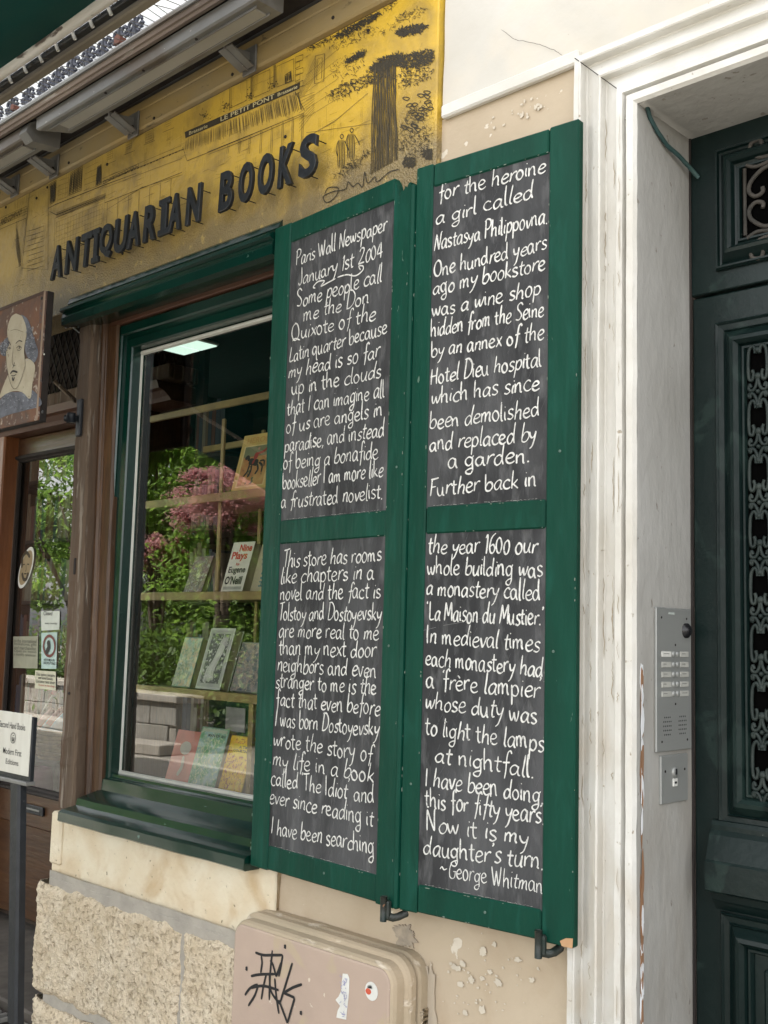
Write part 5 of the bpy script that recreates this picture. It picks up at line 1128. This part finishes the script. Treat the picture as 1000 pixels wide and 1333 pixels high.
def rider(cv_, f, n, w_, h):
    patch(cv_, f, n, 0.001, w_-.001, .001, h-.001, (.66, .48, .14)); patch(cv_, f, n, w_*.10, w_*.92, h*.08, h*.80, (.78, .62, .28), lift=.0007)
    mt = pbr('rider_meadow', (.50, .20, .06), (.56, .36, .12), 26, .4, bump=0, c3=(.10, .12, .06), c3scale=40, c3t=(.6, .66))
    patch(cv_, f, n, w_*.14, w_*.88, h*.10, h*.60, mt, 'cover_picture', .0010); patch(cv_, f, n, w_*.14, w_*.88, h*.60, h*.78, (.22, .24, .12), lift=.0010)
    txt(cv_, f, n, 'HEROES', w_*.14, h*.84, w_*.86, h*.94, (.62, .36, .10), lift=.0012)
    q = MB(); k = lambda a, b: (w_*a, h*b)
    for pts, wd in (([(.34, .52), (.48, .50), (.62, .47)], .022), ([(.34, .53), (.28, .60), (.22, .56)], .012), ([(.38, .48), (.36, .34), (.28, .26)], .007), ([(.44, .46), (.46, .34), (.40, .24)], .007), ([(.60, .46), (.66, .36), (.60, .28)], .008), ([(.64, .48), (.76, .42), (.78, .30)], .007), ([(.66, .50), (.78, .50), (.82, .40)], .006)):
        stroke(q, [k(*p) for p in pts], wd, f, n, base=.0014)
    q.build('rider_horse', ink((.03, .025, .02)), cv_)
    q = MB()
    for pts, wd in (([(.50, .54), (.54, .66)], .020), ([(.54, .64), (.70, .66), (.80, .72)], .008), ([(.50, .54), (.46, .46)], .009)): stroke(q, [k(*p) for p in pts], wd, f, n, base=.0022)
    q.build('rider_coat', ink((.40, .05, .03)), cv_)
    q = MB(); stroke(q, [k(.56, .70), k(.57, .75)], .011, f, n, base=.0024); q.build('rider_head', ink((.45, .28, .18)), cv_)
book(300, 345, 643, 1.966, .188, .018, flat('red_cover', (.30, .04, .03), .4), pages, 'old illustrated book with a red coated rider on its ornate yellow cover', tilt=14, paint=rider)
def redc(cv_, f, n, w_, h):
    q = MB(); n = Vector(n); q.add([Vector(f(w_*.5+w_*.22*math.cos(a*.4), h*.66+h*.13*math.sin(a*.4)))+n*.0006 for a in range(16)], [tuple(range(16))]); q.build('cover_print', ink((.60, .55, .48)), cv_)
    q = MB(); stroke(q, [(w_*.5, h*.5), (w_*.55, h*.3), (w_*.45, h*.12)], .014, f, n); q.build('cover_print', ink((.60, .50, .42)), cv_)
book(214, 246, 1020, 1.084, .160, .02, flat('salmon_cover', (.60, .10, .06), .35), pages, 'salmon red book with a pale figure on the lowest shelf', y=.335, paint=redc)
def greenb(cv_, f, n, w_, h):
    art(((.06, .30, .10), (.26, .42, .30), (.60, .66, .40), (.30, .46, .44)), 7)(cv_, f, n, w_, h)
    txt(cv_, f, n, 'MAN OF AN', w_*.30, h*.84, w_*.92, h*.89, (.02, .03, .02), lift=.0012)
    patch(cv_, f, n, w_*.06, w_*.94, h*.92, h*.97, (.45, .50, .36), lift=.0011)
book(243, 279, 1026, 1.084, .182, .034, flat('green_cover', (.16, .28, .18), .35), pages, 'green illustrated book with dark title on the lowest shelf', paint=greenb)
def yell(cv_, f, n, w_, h):
    art(((.85, .55, .02), (.80, .42, .03), (.40, .10, .03), (.85, .60, .05)), 8)(cv_, f, n, w_, h)
    patch(cv_, f, n, w_*.22, w_*.96, h*.64, h*.86, (.85, .62, .02), lift=.0011)
    txt(cv_, f, n, 'A TIME', w_*.45, h*.78, w_*.92, h*.83, (.03, .03, .02), lift=.0014); txt(cv_, f, n, 'COURTING', w_*.25, h*.71, w_*.92, h*.76, (.03, .03, .02), lift=.0014)
book(283, 314, 1030, 1.084, .166, .02, flat('yellow_cover', (.60, .42, .04), .35), pages, 'yellow patterned book beside the green one on the lowest shelf', y=.325, paint=yell)
gc_ = thing('green_cupboard', 'dark green cupboard with a paper note deep inside the shop', 'cupboard', (-2.9, .9, .5))
p = at(305, 960, y=.8)
MB().box(p.x-.16, p.x+.25, .8, 1.1, .5, at(305, 912, y=.8).z, .004).build('carcass', flat('cupboard_green', (.01, .10, .04), .4), gc_)
pp = at(293, 920, y=.79); MB().box(pp.x, pp.x+.11, .795, .798, pp.z-.085, pp.z, 0).build('paper_note', M['paper'], gc_)
# ceiling lamp inside, bright strip seen through the top of the glass
lp_ = at(246, 452, y=.215); cl = thing('ceiling_lamp', 'rectangular lamp glowing behind the top of the shop window', 'lamp', (lp_.x, .215, lp_.z))
MB().box(lp_.x-.09, lp_.x+.09, .165, .265, lp_.z, lp_.z+.012, .004).build('housing', flat('lamp_white', (.5, .52, .5), .4), cl)
em = bpy.data.materials.new('lamp_glow'); em.use_nodes = True; em.node_tree.nodes['Principled BSDF'].inputs['Emission Color'].default_value = (.75, 1, .85, 1); em.node_tree.nodes['Principled BSDF'].inputs['Emission Strength'].default_value = .22
for k in (0, 1): MB().box(lp_.x-.085+k*.088, lp_.x-.003+k*.088, .170, .258, lp_.z-.003, lp_.z-.0005, .001).build('lamp_tube', em, cl)

# ------------------------------------------------------------------ shop door at the left
YB = .40; gb = px_on_y(YB)
sdor = thing('shop_door', 'brown wooden shop door with tall glass and stickers, at the left edge', 'door', (-4.0, YB, .46))
bx0, bz0 = gb(22, 598); bx1 = gb(90, 585)[0]; bzb = gb(65, 1036)[1]; zr = gb(60, 1062)[1]
xl, xr_ = gb(10, 800)[0], -3.45
MB().box(xl, bx0, YB, YB+.05, .47, gb(10, 575)[1], .005).build('stile', M['oak'], sdor)
MB().box(xr_-.06, xr_+.25, YB-.05, YB+.2, .44, 2.6, .005).build('right_jamb', M['oak'], sdor)
MB().box(bx0, xr_-.06, YB+.001, YB+.05, bz0, gb(10, 575)[1], .004).build('top_rail', M['oakh'], sdor)
MB().box(bx0, xr_-.06, YB+.001, YB+.05, gb(60, 1150)[1]+.18, bzb, .004).build('lock_rail', M['oakh'], sdor)
MB().box(bx0, xr_-.06, YB+.012, YB+.04, .47, gb(60, 1150)[1]+.18, .003).build('lower_panel', M['oakh'], sdor)
mb = MB(); mb.add([(bx0, YB+.02, bzb), (xr_-.06, YB+.02, bzb), (xr_-.06, YB+.02, bz0), (bx0, YB+.02, bz0)], [(0, 1, 2, 3)]); mb.build('pane', M['dglass'], sdor)
MB().frame(bx0-.01, xr_-.05, bzb-.01, bz0+.01, [(0, YB-.008), (.004, YB-.012), (.012, YB-.010), (.016, YB+.004), (.022, YB+.008), (.024, YB+.018)]).build('glazing_bead', M['dark'], sdor)
a = gb(32, 1047); b = gb(58, 1063); ms = MB().box(a[0], b[0], YB-.010, YB, b[1], a[1]+.006, .002).build('letter_slot', M['letter'], sdor)
MB().box(a[0]+.02, b[0]-.02, YB-.012, YB-.0105, b[1]+.02, a[1]-.012, .001).build('slot_flap', M['zinc'], ms)
jf = thing('door_frame', 'orange brown timber frame and lintel around the left shop door', 'door frame', (-4.3, YB, .46))
MB().box(xl-.30, xl-.002, YB-.06, YB+.06, .45, 2.6, .006).build('left_jamb', pbr('orange_oak', (.26, .10, .035), (.16, .055, .02), 8, .35, bump=.2, bscale=50, stretch=(1, 1, .12), grain=.3), jf)
lz0, lz1 = at(50, 573, y=.30).z, at(50, 560, y=.28).z
MB().prism([(YB+.05, gb(10, 575)[1]+.003), (YB-.06, gb(10, 575)[1]+.003), (YB-.07, gb(10, 575)[1]+.015), (YB-.09, gb(10, 575)[1]+.03), (YB-.11, gb(10, 575)[1]+.035), (YB-.12, gb(10, 575)[1]+.06), (YB+.05, gb(10, 575)[1]+.06)], xl-.3, -2.99).build('lintel', M['red'], jf)
MB().box(xl-.3, -2.95, YB-.10, YB+.02, gb(10, 575)[1]+.062, gb(10, 575)[1]+.115, .004).build('lintel_board', M['grey'], jf)
# dark lattice above the lintel
lt = thing('lattice_transom', 'dark wooden diamond lattice above the left door behind the portrait board', 'lattice', (-3.6, YB, 2.35))
MB().box(xl-.3, -2.95, YB+.04, YB+.06, 2.30, 2.85, 0).build('backing', M['room'], lt)
lat0, lat1 = 2.38, 2.78; q1 = []
for k in range(24):
    X = -4.1+k*.042
    for s_ in (1, -1):
        q = MB(); q.tube([(X+(.0 if s_ > 0 else .22), YB+.02+(.004*s_), lat0), (X+(.22 if s_ > 0 else .0), YB+.02+(.004*s_), lat1)], .0035, 4); q.build('lattice_slat', M['dark'], lt)
for (a, b) in (((75, 418), (103, 392)), ((72, 497), (98, 522))):
    A_ = at(*a, y=.2); B_ = at(*b, y=.2); MB().tube([A_, B_], .008, 6).build('brace', M['grey'], lt)
q = MB(); q.tube([at(72, 425, y=.1), at(84, 427, y=.08), at(94, 425, y=.06), at(103, 433, y=.03)], .002, 6); tag(q.build('loose_wire', M['offwhite'], None, True), 'loose pale wire running from behind the portrait board', 'wire')

# stickers on the door glass (print on the pane)
YS = YB+.018; gs = px_on_y(YS); cS = lambda x, y: gs(x/3.51, 680+y/3.51)
def sticker(name, label, quad_, mat, prints=()):
    t = MB(); t.hull([(a, YS-.001, b) for a, b in [cS(*p) for p in quad_]], (0, .0006, 0)); o = t.build(name, mat, None); tag(o, label, 'sticker')
    for s_, (xa, ya), (xb, yb), hgt, m_ in prints:
        q = MB(); a = cS(xa, ya); b = cS(xb, yb)
        f = lambda u, v, a=a, b=b: (a[0]+(b[0]-a[0])*u, YS-.0012, a[1]+(b[1]-a[1])*u*.0+v*hgt)
        print_text(q, s_, f, NY, 0, 0, 1, 1, .0004, .01)
        q.build('print', m_, o)
    return o
K = M['ink']
sticker('notice', 'grey green notice with small lines of text low on the door glass', [(62, 665), (62, 522), (175, 520), (172, 668)], flat('grey_notice', (.33, .33, .25), .5),
        [(s_, (66, 548+i*16), (168, 545+i*16), .014, flat('dim_print', (.12, .12, .09), .6)) for i, s_ in enumerate(('to the international', 'bookstores, gifts', 'and merchandise.', 'Open six weeks', 'a monthly newsletter.'))])
o = sticker('poster_sticker', 'pale blue poster sticker with a dark ring drawing on the door glass', [(190, 668), (190, 505), (262, 502), (258, 670)], flat('pale_blue_card', (.45, .60, .58), .4), [('NEW MEN IN', (202, 634), (250, 634), .010, K), ('SHOPLIFTING', (200, 648), (254, 648), .010, K)])
q = MB(); stroke(q, [(cS(228+26*math.cos(a*.45), 565+46*math.sin(a*.45))) for a in range(15)], .011, plane_y(YS-.0015), NY, taper=0); q.build('ring_drawing', flat('dark_red_print', (.18, .06, .05), .6), o)
q = MB(); stroke(q, [cS(222, 540), cS(226, 570), cS(212, 600)], .022, plane_y(YS-.0018), NY, taper=.4); q.build('figure_drawing', K, o)
sticker('opening_sticker', 'white translucent opening sticker near the top of the poster', [(190, 495), (188, 405), (274, 405), (272, 490)], flat('mist_card', (.62, .66, .60), .5), [('Closed', (200, 425), (240, 425), .016, K), ('every monday', (206, 468), (262, 468), .010, K)])
sticker('label_sticker', 'cream label with three short lines of dark text under the poster', [(160, 758), (162, 676), (256, 682), (256, 768)], flat('cream_label', (.62, .60, .46), .4),
        [('This notice remains', (166, 700), (252, 702), .012, K), ('and loved books.', (176, 716), (244, 718), .012, K), ('Entrance next door', (168, 732), (252, 736), .012, K), ('Fiction in the shop', (178, 750), (250, 754), .010, flat('red_small_print', (.4, .05, .04), .6))])
ov = at(34, 739, y=YS-.002); t = MB(); ex_, ez_ = .050, .082
def ell(s_, y_): return [(ov.x+ex_*s_*math.cos(a*.2618)+.03*s_*math.sin(a*.2618), y_, ov.z+ez_*s_*math.sin(a*.2618)) for a in range(24)]
t.hull(ell(1, YS-.003), (0, .0008, 0)); o = tag(t.build('oval_sticker', M['paper']), 'oval white sticker with a bearded face on the door glass', 'sticker')
q = MB(); q.hull(ell(.84, YS-.0036), (0, .0004, 0)); q.build('sticker_ground', flat('sepia_print', (.34, .26, .15), .5), o)
q = MB()
for pts, wd in (([(-.03, .0), (-.03, .04), (0, .06), (.03, .04)], .014), ([(-.022, .012), (-.006, .014)], .005), ([(.010, .014), (.028, .012)], .005), ([(.002, .012), (.006, -.010), (-.002, -.014)], .003), ([(-.026, -.02), (-.01, -.045), (.012, -.045), (.024, -.02)], .014), ([(-.010, -.024), (.012, -.024)], .006)):
    stroke(q, [(ov.x+a, ov.z+b) for a, b in pts], wd, plane_y(YS-.0036), NY, taper=.5)
q.build('face_drawing', flat('sepia_dark', (.05, .035, .02), .5), o)

# inside the door: basket with blue and red goods, pink bag, white leaflets
bk = thing('basket', 'wicker basket of blue wrapped goods seen through the door glass', 'basket', (-4.3, .75, .9))
p = at(52, 968, y=.62); q = MB()
for k in range(7):
    z = p.z-.06+k*.018; r_ = .10+k*.008; q.tube([(p.x+r_*math.cos(a*.3307), .72+r_*.8*math.sin(a*.3307), z) for a in range(20)], .010, 6)
q.build('wicker_hoop', pbr('wicker', (.30, .19, .09), (.18, .11, .05), 30, .7), bk, True)
for i, (ox, oz, c) in enumerate(((-.05, .08, (.10, .35, .6)), (.03, .09, (.15, .5, .75)), (.0, .11, (.5, .08, .1)), (-.08, .1, (.45, .05, .08)))):
    q = MB(); q.tube([(p.x+ox, .68, p.z+oz-.04), (p.x+ox+.01, .69, p.z+oz), (p.x+ox+.03, .70, p.z+oz+.035)], .036, 9, r2=.012); q.build('wrapped_goods', flat('goods_%d' % i, c, .4), bk, True)
MB().box(p.x-.14, p.x+.14, .62, .84, .46, p.z-.065, .01).build('stool', M['dark'], bk)
p = at(47, 1015, y=.58); q = MB()
rings_ = []
q.tube([(p.x, .60, p.z-.10), (p.x, .60, p.z-.05), (p.x, .60, p.z+.0), (p.x, .60, p.z+.035), (p.x, .60, p.z+.05)], .085, 14, r2=.05)
tag(q.build('pink_bag', flat('magenta_cloth', (.22, .05, .12), .6), None, True), 'magenta cloth bag low behind the door glass', 'bag')
p = at(60, 915, y=.5); q = MB(); q.tube([at(55, 928, y=.5), at(62, 915, y=.5), at(67, 908, y=.5), at(70, 903, y=.5)], .004, 6); c_ = q.build('cane', M['paper'], None, True); tag(c_, 'white stick with a red curved handle behind the door glass', 'stick')
q = MB(); q.tube([at(70, 903, y=.5), at(72, 899, y=.5), at(70, 894.5, y=.5), at(65.5, 894, y=.5), at(62.5, 896, y=.5)], .010, 8); q.build('handle', flat('red_handle', (.5, .03, .05), .4), c_, True)
o = bpy.data.objects[c_.name]
bs = thing('bookcase', 'dark bookcase crowded with books deep inside the shop door', 'bookcase', (-5, 1.6, .46))
rn = random.Random(8)
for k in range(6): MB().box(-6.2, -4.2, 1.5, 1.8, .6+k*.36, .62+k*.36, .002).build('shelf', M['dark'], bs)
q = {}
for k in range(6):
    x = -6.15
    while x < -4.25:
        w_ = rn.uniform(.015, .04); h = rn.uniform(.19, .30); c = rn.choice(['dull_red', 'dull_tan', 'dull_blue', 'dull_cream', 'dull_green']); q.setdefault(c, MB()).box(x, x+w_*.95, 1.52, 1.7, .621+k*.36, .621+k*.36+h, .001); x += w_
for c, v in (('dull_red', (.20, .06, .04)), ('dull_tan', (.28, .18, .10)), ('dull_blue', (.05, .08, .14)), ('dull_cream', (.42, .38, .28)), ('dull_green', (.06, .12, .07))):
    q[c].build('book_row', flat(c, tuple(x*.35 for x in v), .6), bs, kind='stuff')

# ------------------------------------------------------------------ portrait board
pb = thing('portrait_board', 'painted wooden board with a bald bearded man in a wide collar, hung by the door', 'board', (-3.15, -.12, 2.155))
MB().box(-3.42, -2.952, -.150, -.144, 2.156, 2.549, .002).build('face_board', pbr('red_brown_ground', (.155, .085, .062), (.11, .078, .066), 9, .7, bump=.25, bscale=40, c3=(.40, .34, .29), c3scale=36, c3t=(.60, .68), c4=(.19, .095, .06), c4scale=6, c4t=(.5, .6)), pb)
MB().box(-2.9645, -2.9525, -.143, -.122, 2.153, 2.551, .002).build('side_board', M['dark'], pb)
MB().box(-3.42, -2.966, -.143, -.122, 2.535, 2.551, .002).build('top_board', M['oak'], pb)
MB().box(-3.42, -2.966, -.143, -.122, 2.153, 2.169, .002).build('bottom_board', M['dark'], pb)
MB().box(-3.42, -2.962, -.1495, -.1515, 2.540, 2.551, .001).build('edge_trim', M['red'], pb)
MB().box(-2.961, -2.9515, -.1525, -.1502, 2.155, 2.549, .001).build('edge_trim', flat('worn_edge_wood', (.33, .24, .18), .7), pb)
cP = lambda x, y: px_on_y(-.1505)(x/7.018, 370+y/7.018)
fP = plane_y(-.1505)
def shape(name, pts, mat, lift): 
    P_ = cr([cP(*p) for p in pts], 4); q = MB(); q.hull([(a, -.1505-lift, b) for a, b in P_], (0, .0003, 0)); q.build(name, mat, pb)
hair = flat('blue_grey_hair', (.17, .185, .23), .8, var=.5); skin = pbr('cream_face_paint', (.50, .46, .36), (.42, .37, .28), 18, .7, bump=.1, bscale=60, c3=(.32, .27, .21), c3scale=50, c3t=(.66, .72))
shape('coat', [(-60, 1210), (0, 1060), (70, 990), (180, 985), (280, 960), (360, 1030), (370, 1110), (200, 1160), (60, 1200), (-40, 1250)], hair, .0004)
shape('hair', [(75, 480), (30, 520), (0, 580), (20, 650), (70, 640), (120, 500)], hair, .0006)
shape('hair', [(195, 275), (260, 330), (320, 520), (350, 620), (320, 710), (270, 690), (230, 600), (215, 400)], hair, .0006)
shape('collar', [(75, 830), (20, 960), (0, 1040), (60, 1000), (140, 975), (210, 990), (278, 1045), (300, 900), (322, 740), (240, 680), (200, 800)], skin, .0010)
shape('face', [(150, 268), (105, 300), (72, 400), (75, 500), (90, 540), (58, 620), (65, 740), (95, 880), (125, 950), (160, 945), (205, 850), (235, 740), (225, 600), (245, 480), (240, 380), (205, 290)], skin, .0014)
q = MB(); dk = lambda pts, wd: stroke(q, [cP(*p) for p in pts], wd, fP, NY, taper=.4, base=.0022)
dk([(75, 545), (90, 530), (108, 560)], .0025); dk([(150, 545), (180, 518), (212, 525)], .0030); dk([(80, 590), (98, 578), (108, 595)], .0022); dk([(155, 585), (180, 565), (205, 585)], .0024)
dk([(92, 585), (95, 596)], .0055); dk([(182, 572), (184, 592)], .0065); dk([(160, 600), (185, 605), (202, 590)], .0016)
dk([(130, 560), (118, 700), (130, 745), (150, 740)], .0016); dk([(140, 712), (132, 745), (122, 770)], .0030); dk([(100, 820), (125, 795), (168, 806)], .0062); dk([(110, 835), (130, 838), (158, 826)], .0026)
dk([(118, 850), (128, 880), (140, 850)], .0060); dk([(60, 620), (66, 740), (96, 885), (128, 952), (165, 942), (206, 850), (238, 740)], .0016); dk([(95, 430), (150, 415), (225, 440)], .0009)
dk([(72, 480), (92, 540), (60, 620)], .0014); dk([(245, 480), (228, 600), (238, 740)], .0014)
rd = random.Random(2)
for i in range(90):
    x, y = rd.choice([(rd.uniform(10, 70), rd.uniform(520, 640)), (rd.uniform(235, 335), rd.uniform(380, 700)), (rd.uniform(0, 340), rd.uniform(1020, 1140))]); a = rd.uniform(0, 6.28)
    stroke(q, [cP(x, y), cP(x+11*math.cos(a), y+11*math.sin(a)), cP(x+14*math.cos(a+.8), y+14*math.sin(a+.8))], .0010, fP, NY, base=.0012)
q2_ = MB()
for i in range(120):
    x, y = rd.choice([(rd.uniform(10, 70), rd.uniform(520, 640)), (rd.uniform(235, 335), rd.uniform(400, 700)), (rd.uniform(0, 340), rd.uniform(1000, 1140))]); a = rd.uniform(0, 6.28)
    stroke(q2_, [cP(x, y), cP(x+12*math.cos(a), y+12*math.sin(a)), cP(x+16*math.cos(a+.9), y+16*math.sin(a+.9))], .0013, fP, NY, base=.0013)
q2_.build('hair_curls', flat('pale_blue_curls', (.34, .36, .42), .8), pb)
q.build('painted_lines', flat('portrait_black', (.05, .045, .045), .7), pb)
q = MB(); lt_ = lambda s_, x0, y0, x1, y1, hh: print_text(q, s_, fP, NY, cP(x0, y0)[0], cP(x0, y0)[1], cP(x1, y1)[0], cP(x0, y0)[1]+hh, .0008)
for i, s_ in enumerate('AND WE HAVE A'):
    if s_ != ' ': a = cP(362, 245+i*55); print_text(q, s_, fP, NY, a[0], a[1]-.0, a[0]+.016, a[1]+.017, .0008, .0)
q.build('board_lettering', flat('faded_slate_letters', (.11, .10, .11), .8), pb)
for (x, y) in ((382, 128), (392, 1165), (405, 640)): p = at(x/7.018, 370+y/7.018, y=-.1505); MB().disc((p.x, -.1502, p.z), NY, .005 if x < 400 else .0025, .002, 10).build('screw_head', M['ink'] if x < 400 else M['paper'], pb, True)

# ------------------------------------------------------------------ sign on a stand
YT = -.35; gt = px_on_y(YT); st = thing('sign_stand', 'white sign reading Second Hand Books on a black metal stand', 'sign', (-2.6, YT, GZ))
a = gt(-7, 924); b = gt(42, 932); zb_ = gt(41, 1012)[1]
MB().box(a[0]-.003, b[0]+.003, YT+.001, YT+.014, zb_-.014, b[1]-.004, .002).build('back_plate', M['letter'], st)
MB().box(a[0]-.004, b[0]+.006, YT-.010, YT+.016, zb_-.022, zb_-.012, .002).build('lower_ledge', M['zinc'], st)
sp_ = MB().box(a[0], b[0], YT-.002, YT+.0005, zb_, b[1]+.003, .0006).build('sign_sheet', pbr('painted_sign_sheet', (.62, .615, .56), (.54, .53, .47), 10, .55, bump=.1, bscale=40, stretch=(2, 1, .3)), st)
fT = plane_y(YT-.002); 
for s_, xa, ya, xb, hh in (('Second Hand Books', 0.5, 946, 34, .016), ('Modern First', 5, 980.5, 29, .015), ('Editions', 8.5, 994, 25, .013)):
    q = MB(); p0 = gt(xa, ya); p1 = gt(xb, ya+2.5); q2 = gt(xa, ya); print_text(q, s_, fT, NY, p0[0], p0[1], p1[0], p0[1]+hh, .0005, .004); q.build('sign_lettering', M['ink'], sp_)
q = MB(); cc = gt(18.5, 960.6); stroke(q, [(cc[0]+.0125*math.cos(k*.45), cc[1]+.0125*math.sin(k*.45)) for k in range(15)], .0018, fT, NY, taper=0); stroke(q, [(cc[0]-.005, cc[1]+.003), (cc[0]-.003, cc[1]-.006), (cc[0]+.003, cc[1]-.006), (cc[0]+.005, cc[1]+.003)], .0035, fT, NY); stroke(q, [(cc[0]-.004, cc[1]+.006), (cc[0]+.004, cc[1]+.006)], .002, fT, NY); q.build('emblem', M['ink'], sp_)
pxa, pxb = gt(14, 1100)[0], gt(31, 1100)[0]
leanbox(MB(), gt(12, 1333)[0], gt(24, 1333)[0], gt(16, 1020)[0], gt(28, 1020)[0], YT-.008, YT+.014, gt(20, 1333)[1], zb_-.02, n=4, jag=0).build('pole', M['letter'], st)
xb_ = (gt(13, 1333)[0]+gt(29, 1333)[0])/2
MB().box(xb_-.012, xb_+.012, YT-.008, YT+.014, GZ+.03, gt(20, 1333)[1]-.001, .002).build('pole', M['letter'], st)
MB().box(xb_-.14, xb_+.14, YT-.12, YT+.12, GZ+.014, GZ+.03, .004).build('foot_plate', M['letter'], st)

# doorstep and grated mat
ds = MB().box(-4.9, -3.0, -.02, YB+.08, GZ, GZ+.035, .006).build('doorstep', pbr('dark_step_stone', (.10, .085, .07), (.06, .05, .042), 9, .7, bump=.3, bscale=30)); tag(ds, 'dark worn stone doorstep under the left shop door', 'step')
mt_ = thing('door_mat', 'dark metal grating mat in front of the left doorstep', 'mat', (-3.6, -.3, GZ+.012))
MB().box(-4.4, -3.02, -.62, -.04, GZ+.013, GZ+.018, .001).build('mat_tray', M['dark'], mt_)
for k in range(40):
    X = -4.38+k*.034; MB().box(X, X+.012, -.60, -.06, GZ+.018, GZ+.030, .002).build('mat_bar', M['zinc'], mt_)

# ------------------------------------------------------------------ across the street: parapet, trees (seen in the glass)
pw = thing('parapet_wall', 'low pale stone parapet across the street with a dark flower border', 'wall', (-9, -4.4, GZ))
capm = pbr('parapet_stone', (.34, .325, .29), (.27, .255, .22), 6, .85, bump=.4, bscale=30)
for r_ in range(2):
    for k in range(10): x = -15+k*.62+(.31 if r_ else 0); MB().box(x, min(x+.61, -8.68), -4.5, -4.24, GZ+.02+r_*.22, GZ+.02+r_*.22+.212, .006).build('stone_block', capm, pw)
MB().box(-15, -8.70, -4.48, -4.26, GZ, GZ+.45, 0).build('core', M['mortar'], pw)
MB().box(-15, -8.62, -4.54, -4.20, GZ+.455, GZ+.53, .012).build('coping', pv, pw)
MB().box(-15, -8.5, -4.2, -3.95, GZ+.0, GZ+.10, .01).build('plinth_step', pv, pw)

def foliage(cx, cy_, cz, rx, ry, rz, n, size, seed, holes=.0, elong=2.2, droop=.2):
    r_ = random.Random(seed); q = MB(); cl_ = []
    for i in range(max(6, n//260)):
        th = r_.uniform(0, 6.283); ph = math.acos(r_.uniform(-.8, 1)); rr = r_.uniform(.5, 1.0)
        cl_.append((cx+rx*rr*math.sin(ph)*math.cos(th), cy_+ry*rr*math.sin(ph)*math.sin(th), cz+rz*rr*math.cos(ph), r_.uniform(.12, .3)))
    for i in range(n):
        c = r_.choice(cl_); s_ = c[3]*(rx+rz)*.5
        p = Vector((c[0]+r_.gauss(0, s_*.6), c[1]+r_.gauss(0, s_*.6), c[2]+r_.gauss(0, s_*.4)))
        a = Vector((r_.uniform(-1, 1), r_.uniform(-1, 1), r_.uniform(-.6, .3)-droop)).normalized(); b = a.cross(Vector((r_.uniform(-.4, .4), r_.uniform(-.4, .4), 1))).normalized()
        l = size*r_.uniform(.6, 1.3); ww = l/elong
        q.add([p-a*l*.5, p+b*ww*.5, p+a*l*.5, p-b*ww*.5], [(0, 1, 2, 3)])
    return q
def leafmat(nm, c1_, c2_):
    mt = pbr(nm, c1_, c2_, 1.5, .5, bump=0); N = mt.node_tree.nodes; L = mt.node_tree.links; b = N['Principled BSDF']; o_ = N['Material Output']
    tr = N.new('ShaderNodeBsdfTranslucent'); tr.inputs[0].default_value = (*[min(1, v*2) for v in c1_], 1); mx = N.new('ShaderNodeMixShader'); mx.inputs[0].default_value = .35
    L.new(b.outputs[0], mx.inputs[1]); L.new(tr.outputs[0], mx.inputs[2]); L.new(mx.outputs[0], o_.inputs[0]); return mt
G1 = leafmat('bright_leaf', (.20, .32, .055), (.10, .19, .030)); G2 = leafmat('deep_leaf', (.11, .18, .035), (.045, .09, .018)); G3 = leafmat('smoke_pink', (.46, .24, .24), (.30, .15, .155))
bark = pbr('bark', (.10, .075, .05), (.06, .045, .03), 12, .9, bump=.6, bscale=20)
def tree(name, label, x, y, h, cz, r, n, size, mat, seed, cat='tree', elong=2.2, droop=.2, grp='trees beyond the street, mirrored in the glass'):
    t = thing(name, label, cat, (x, y, GZ), grp)
    q = MB(); q.tube([(x, y, GZ), (x+.05, y, GZ+h*.3), (x-.05, y, GZ+h*.6), (x, y, cz)], .09*r/1.2, 8, r2=.03)
    rr = random.Random(seed)
    for k in range(6): a = rr.uniform(0, 6.28); q.tube([(x, y, GZ+h*.35+k*.08), (x+r*.4*math.cos(a), y+r*.4*math.sin(a), cz), (x+r*.8*math.cos(a), y+r*.8*math.sin(a), cz+r*.3)], .035, 5, r2=.008)
    q.build('trunk', bark, t, True); foliage(x, y, cz, r, r, r*.75, n, size, seed, elong=elong, droop=droop).build('crown', mat, t)
tree('tree', 'feathery light green tree across the street, mirrored high in the glass', -12.9, -6.9, 3.0, 3.75, 1.45, 15000, .17, G1, 1, elong=3.2)
tree('tree', 'deep green tree across the street, mirrored behind the middle shelves', -11.6, -7.4, 2.2, 1.9, 1.9, 15000, .12, G2, 2)
tree('tree', 'yellow green tree across the street, nearest the end of the parapet', -9.6, -6.3, 2.0, 2.0, 1.45, 14000, .11, G1, 5)
tree('tree', 'light green tree mirrored in the glass of the left shop door', -15.6, -6.6, 3.4, 3.3, 2.3, 15000, .16, G1, 3)
tree('tree', 'tall deep green tree far left across the street', -18.5, -9, 4.0, 3.8, 3.0, 12000, .2, G2, 4)
tree('tree', 'tall deep green tree standing farthest behind the others', -14.5, -11.5, 3.5, 3.6, 3.6, 16000, .24, G2, 6)
tree('smoke_bush', 'pink smoke bush mirrored beside the rider book', -9.30, -5.25, 2.2, 2.90, .55, 16000, .035, G3, 7, 'bush', 1.3, .0)
tree('smoke_bush', 'dusky pink smoke bush mirrored low at the left of the window', -10.75, -5.4, 1.8, 2.40, .42, 9000, .035, G3, 8, 'bush', 1.3, .0)
q = foliage(-11.5, -5.4, 1.0, 4.2, .6, .6, 22000, .09, 12); o = q.build('shrub_border', G2); tag(o, 'dark green mixed shrub border behind the stone parapet', 'shrubs'); o['kind'] = 'stuff'

for o in bpy.data.objects:
    if '_o' in o: del o['_o']
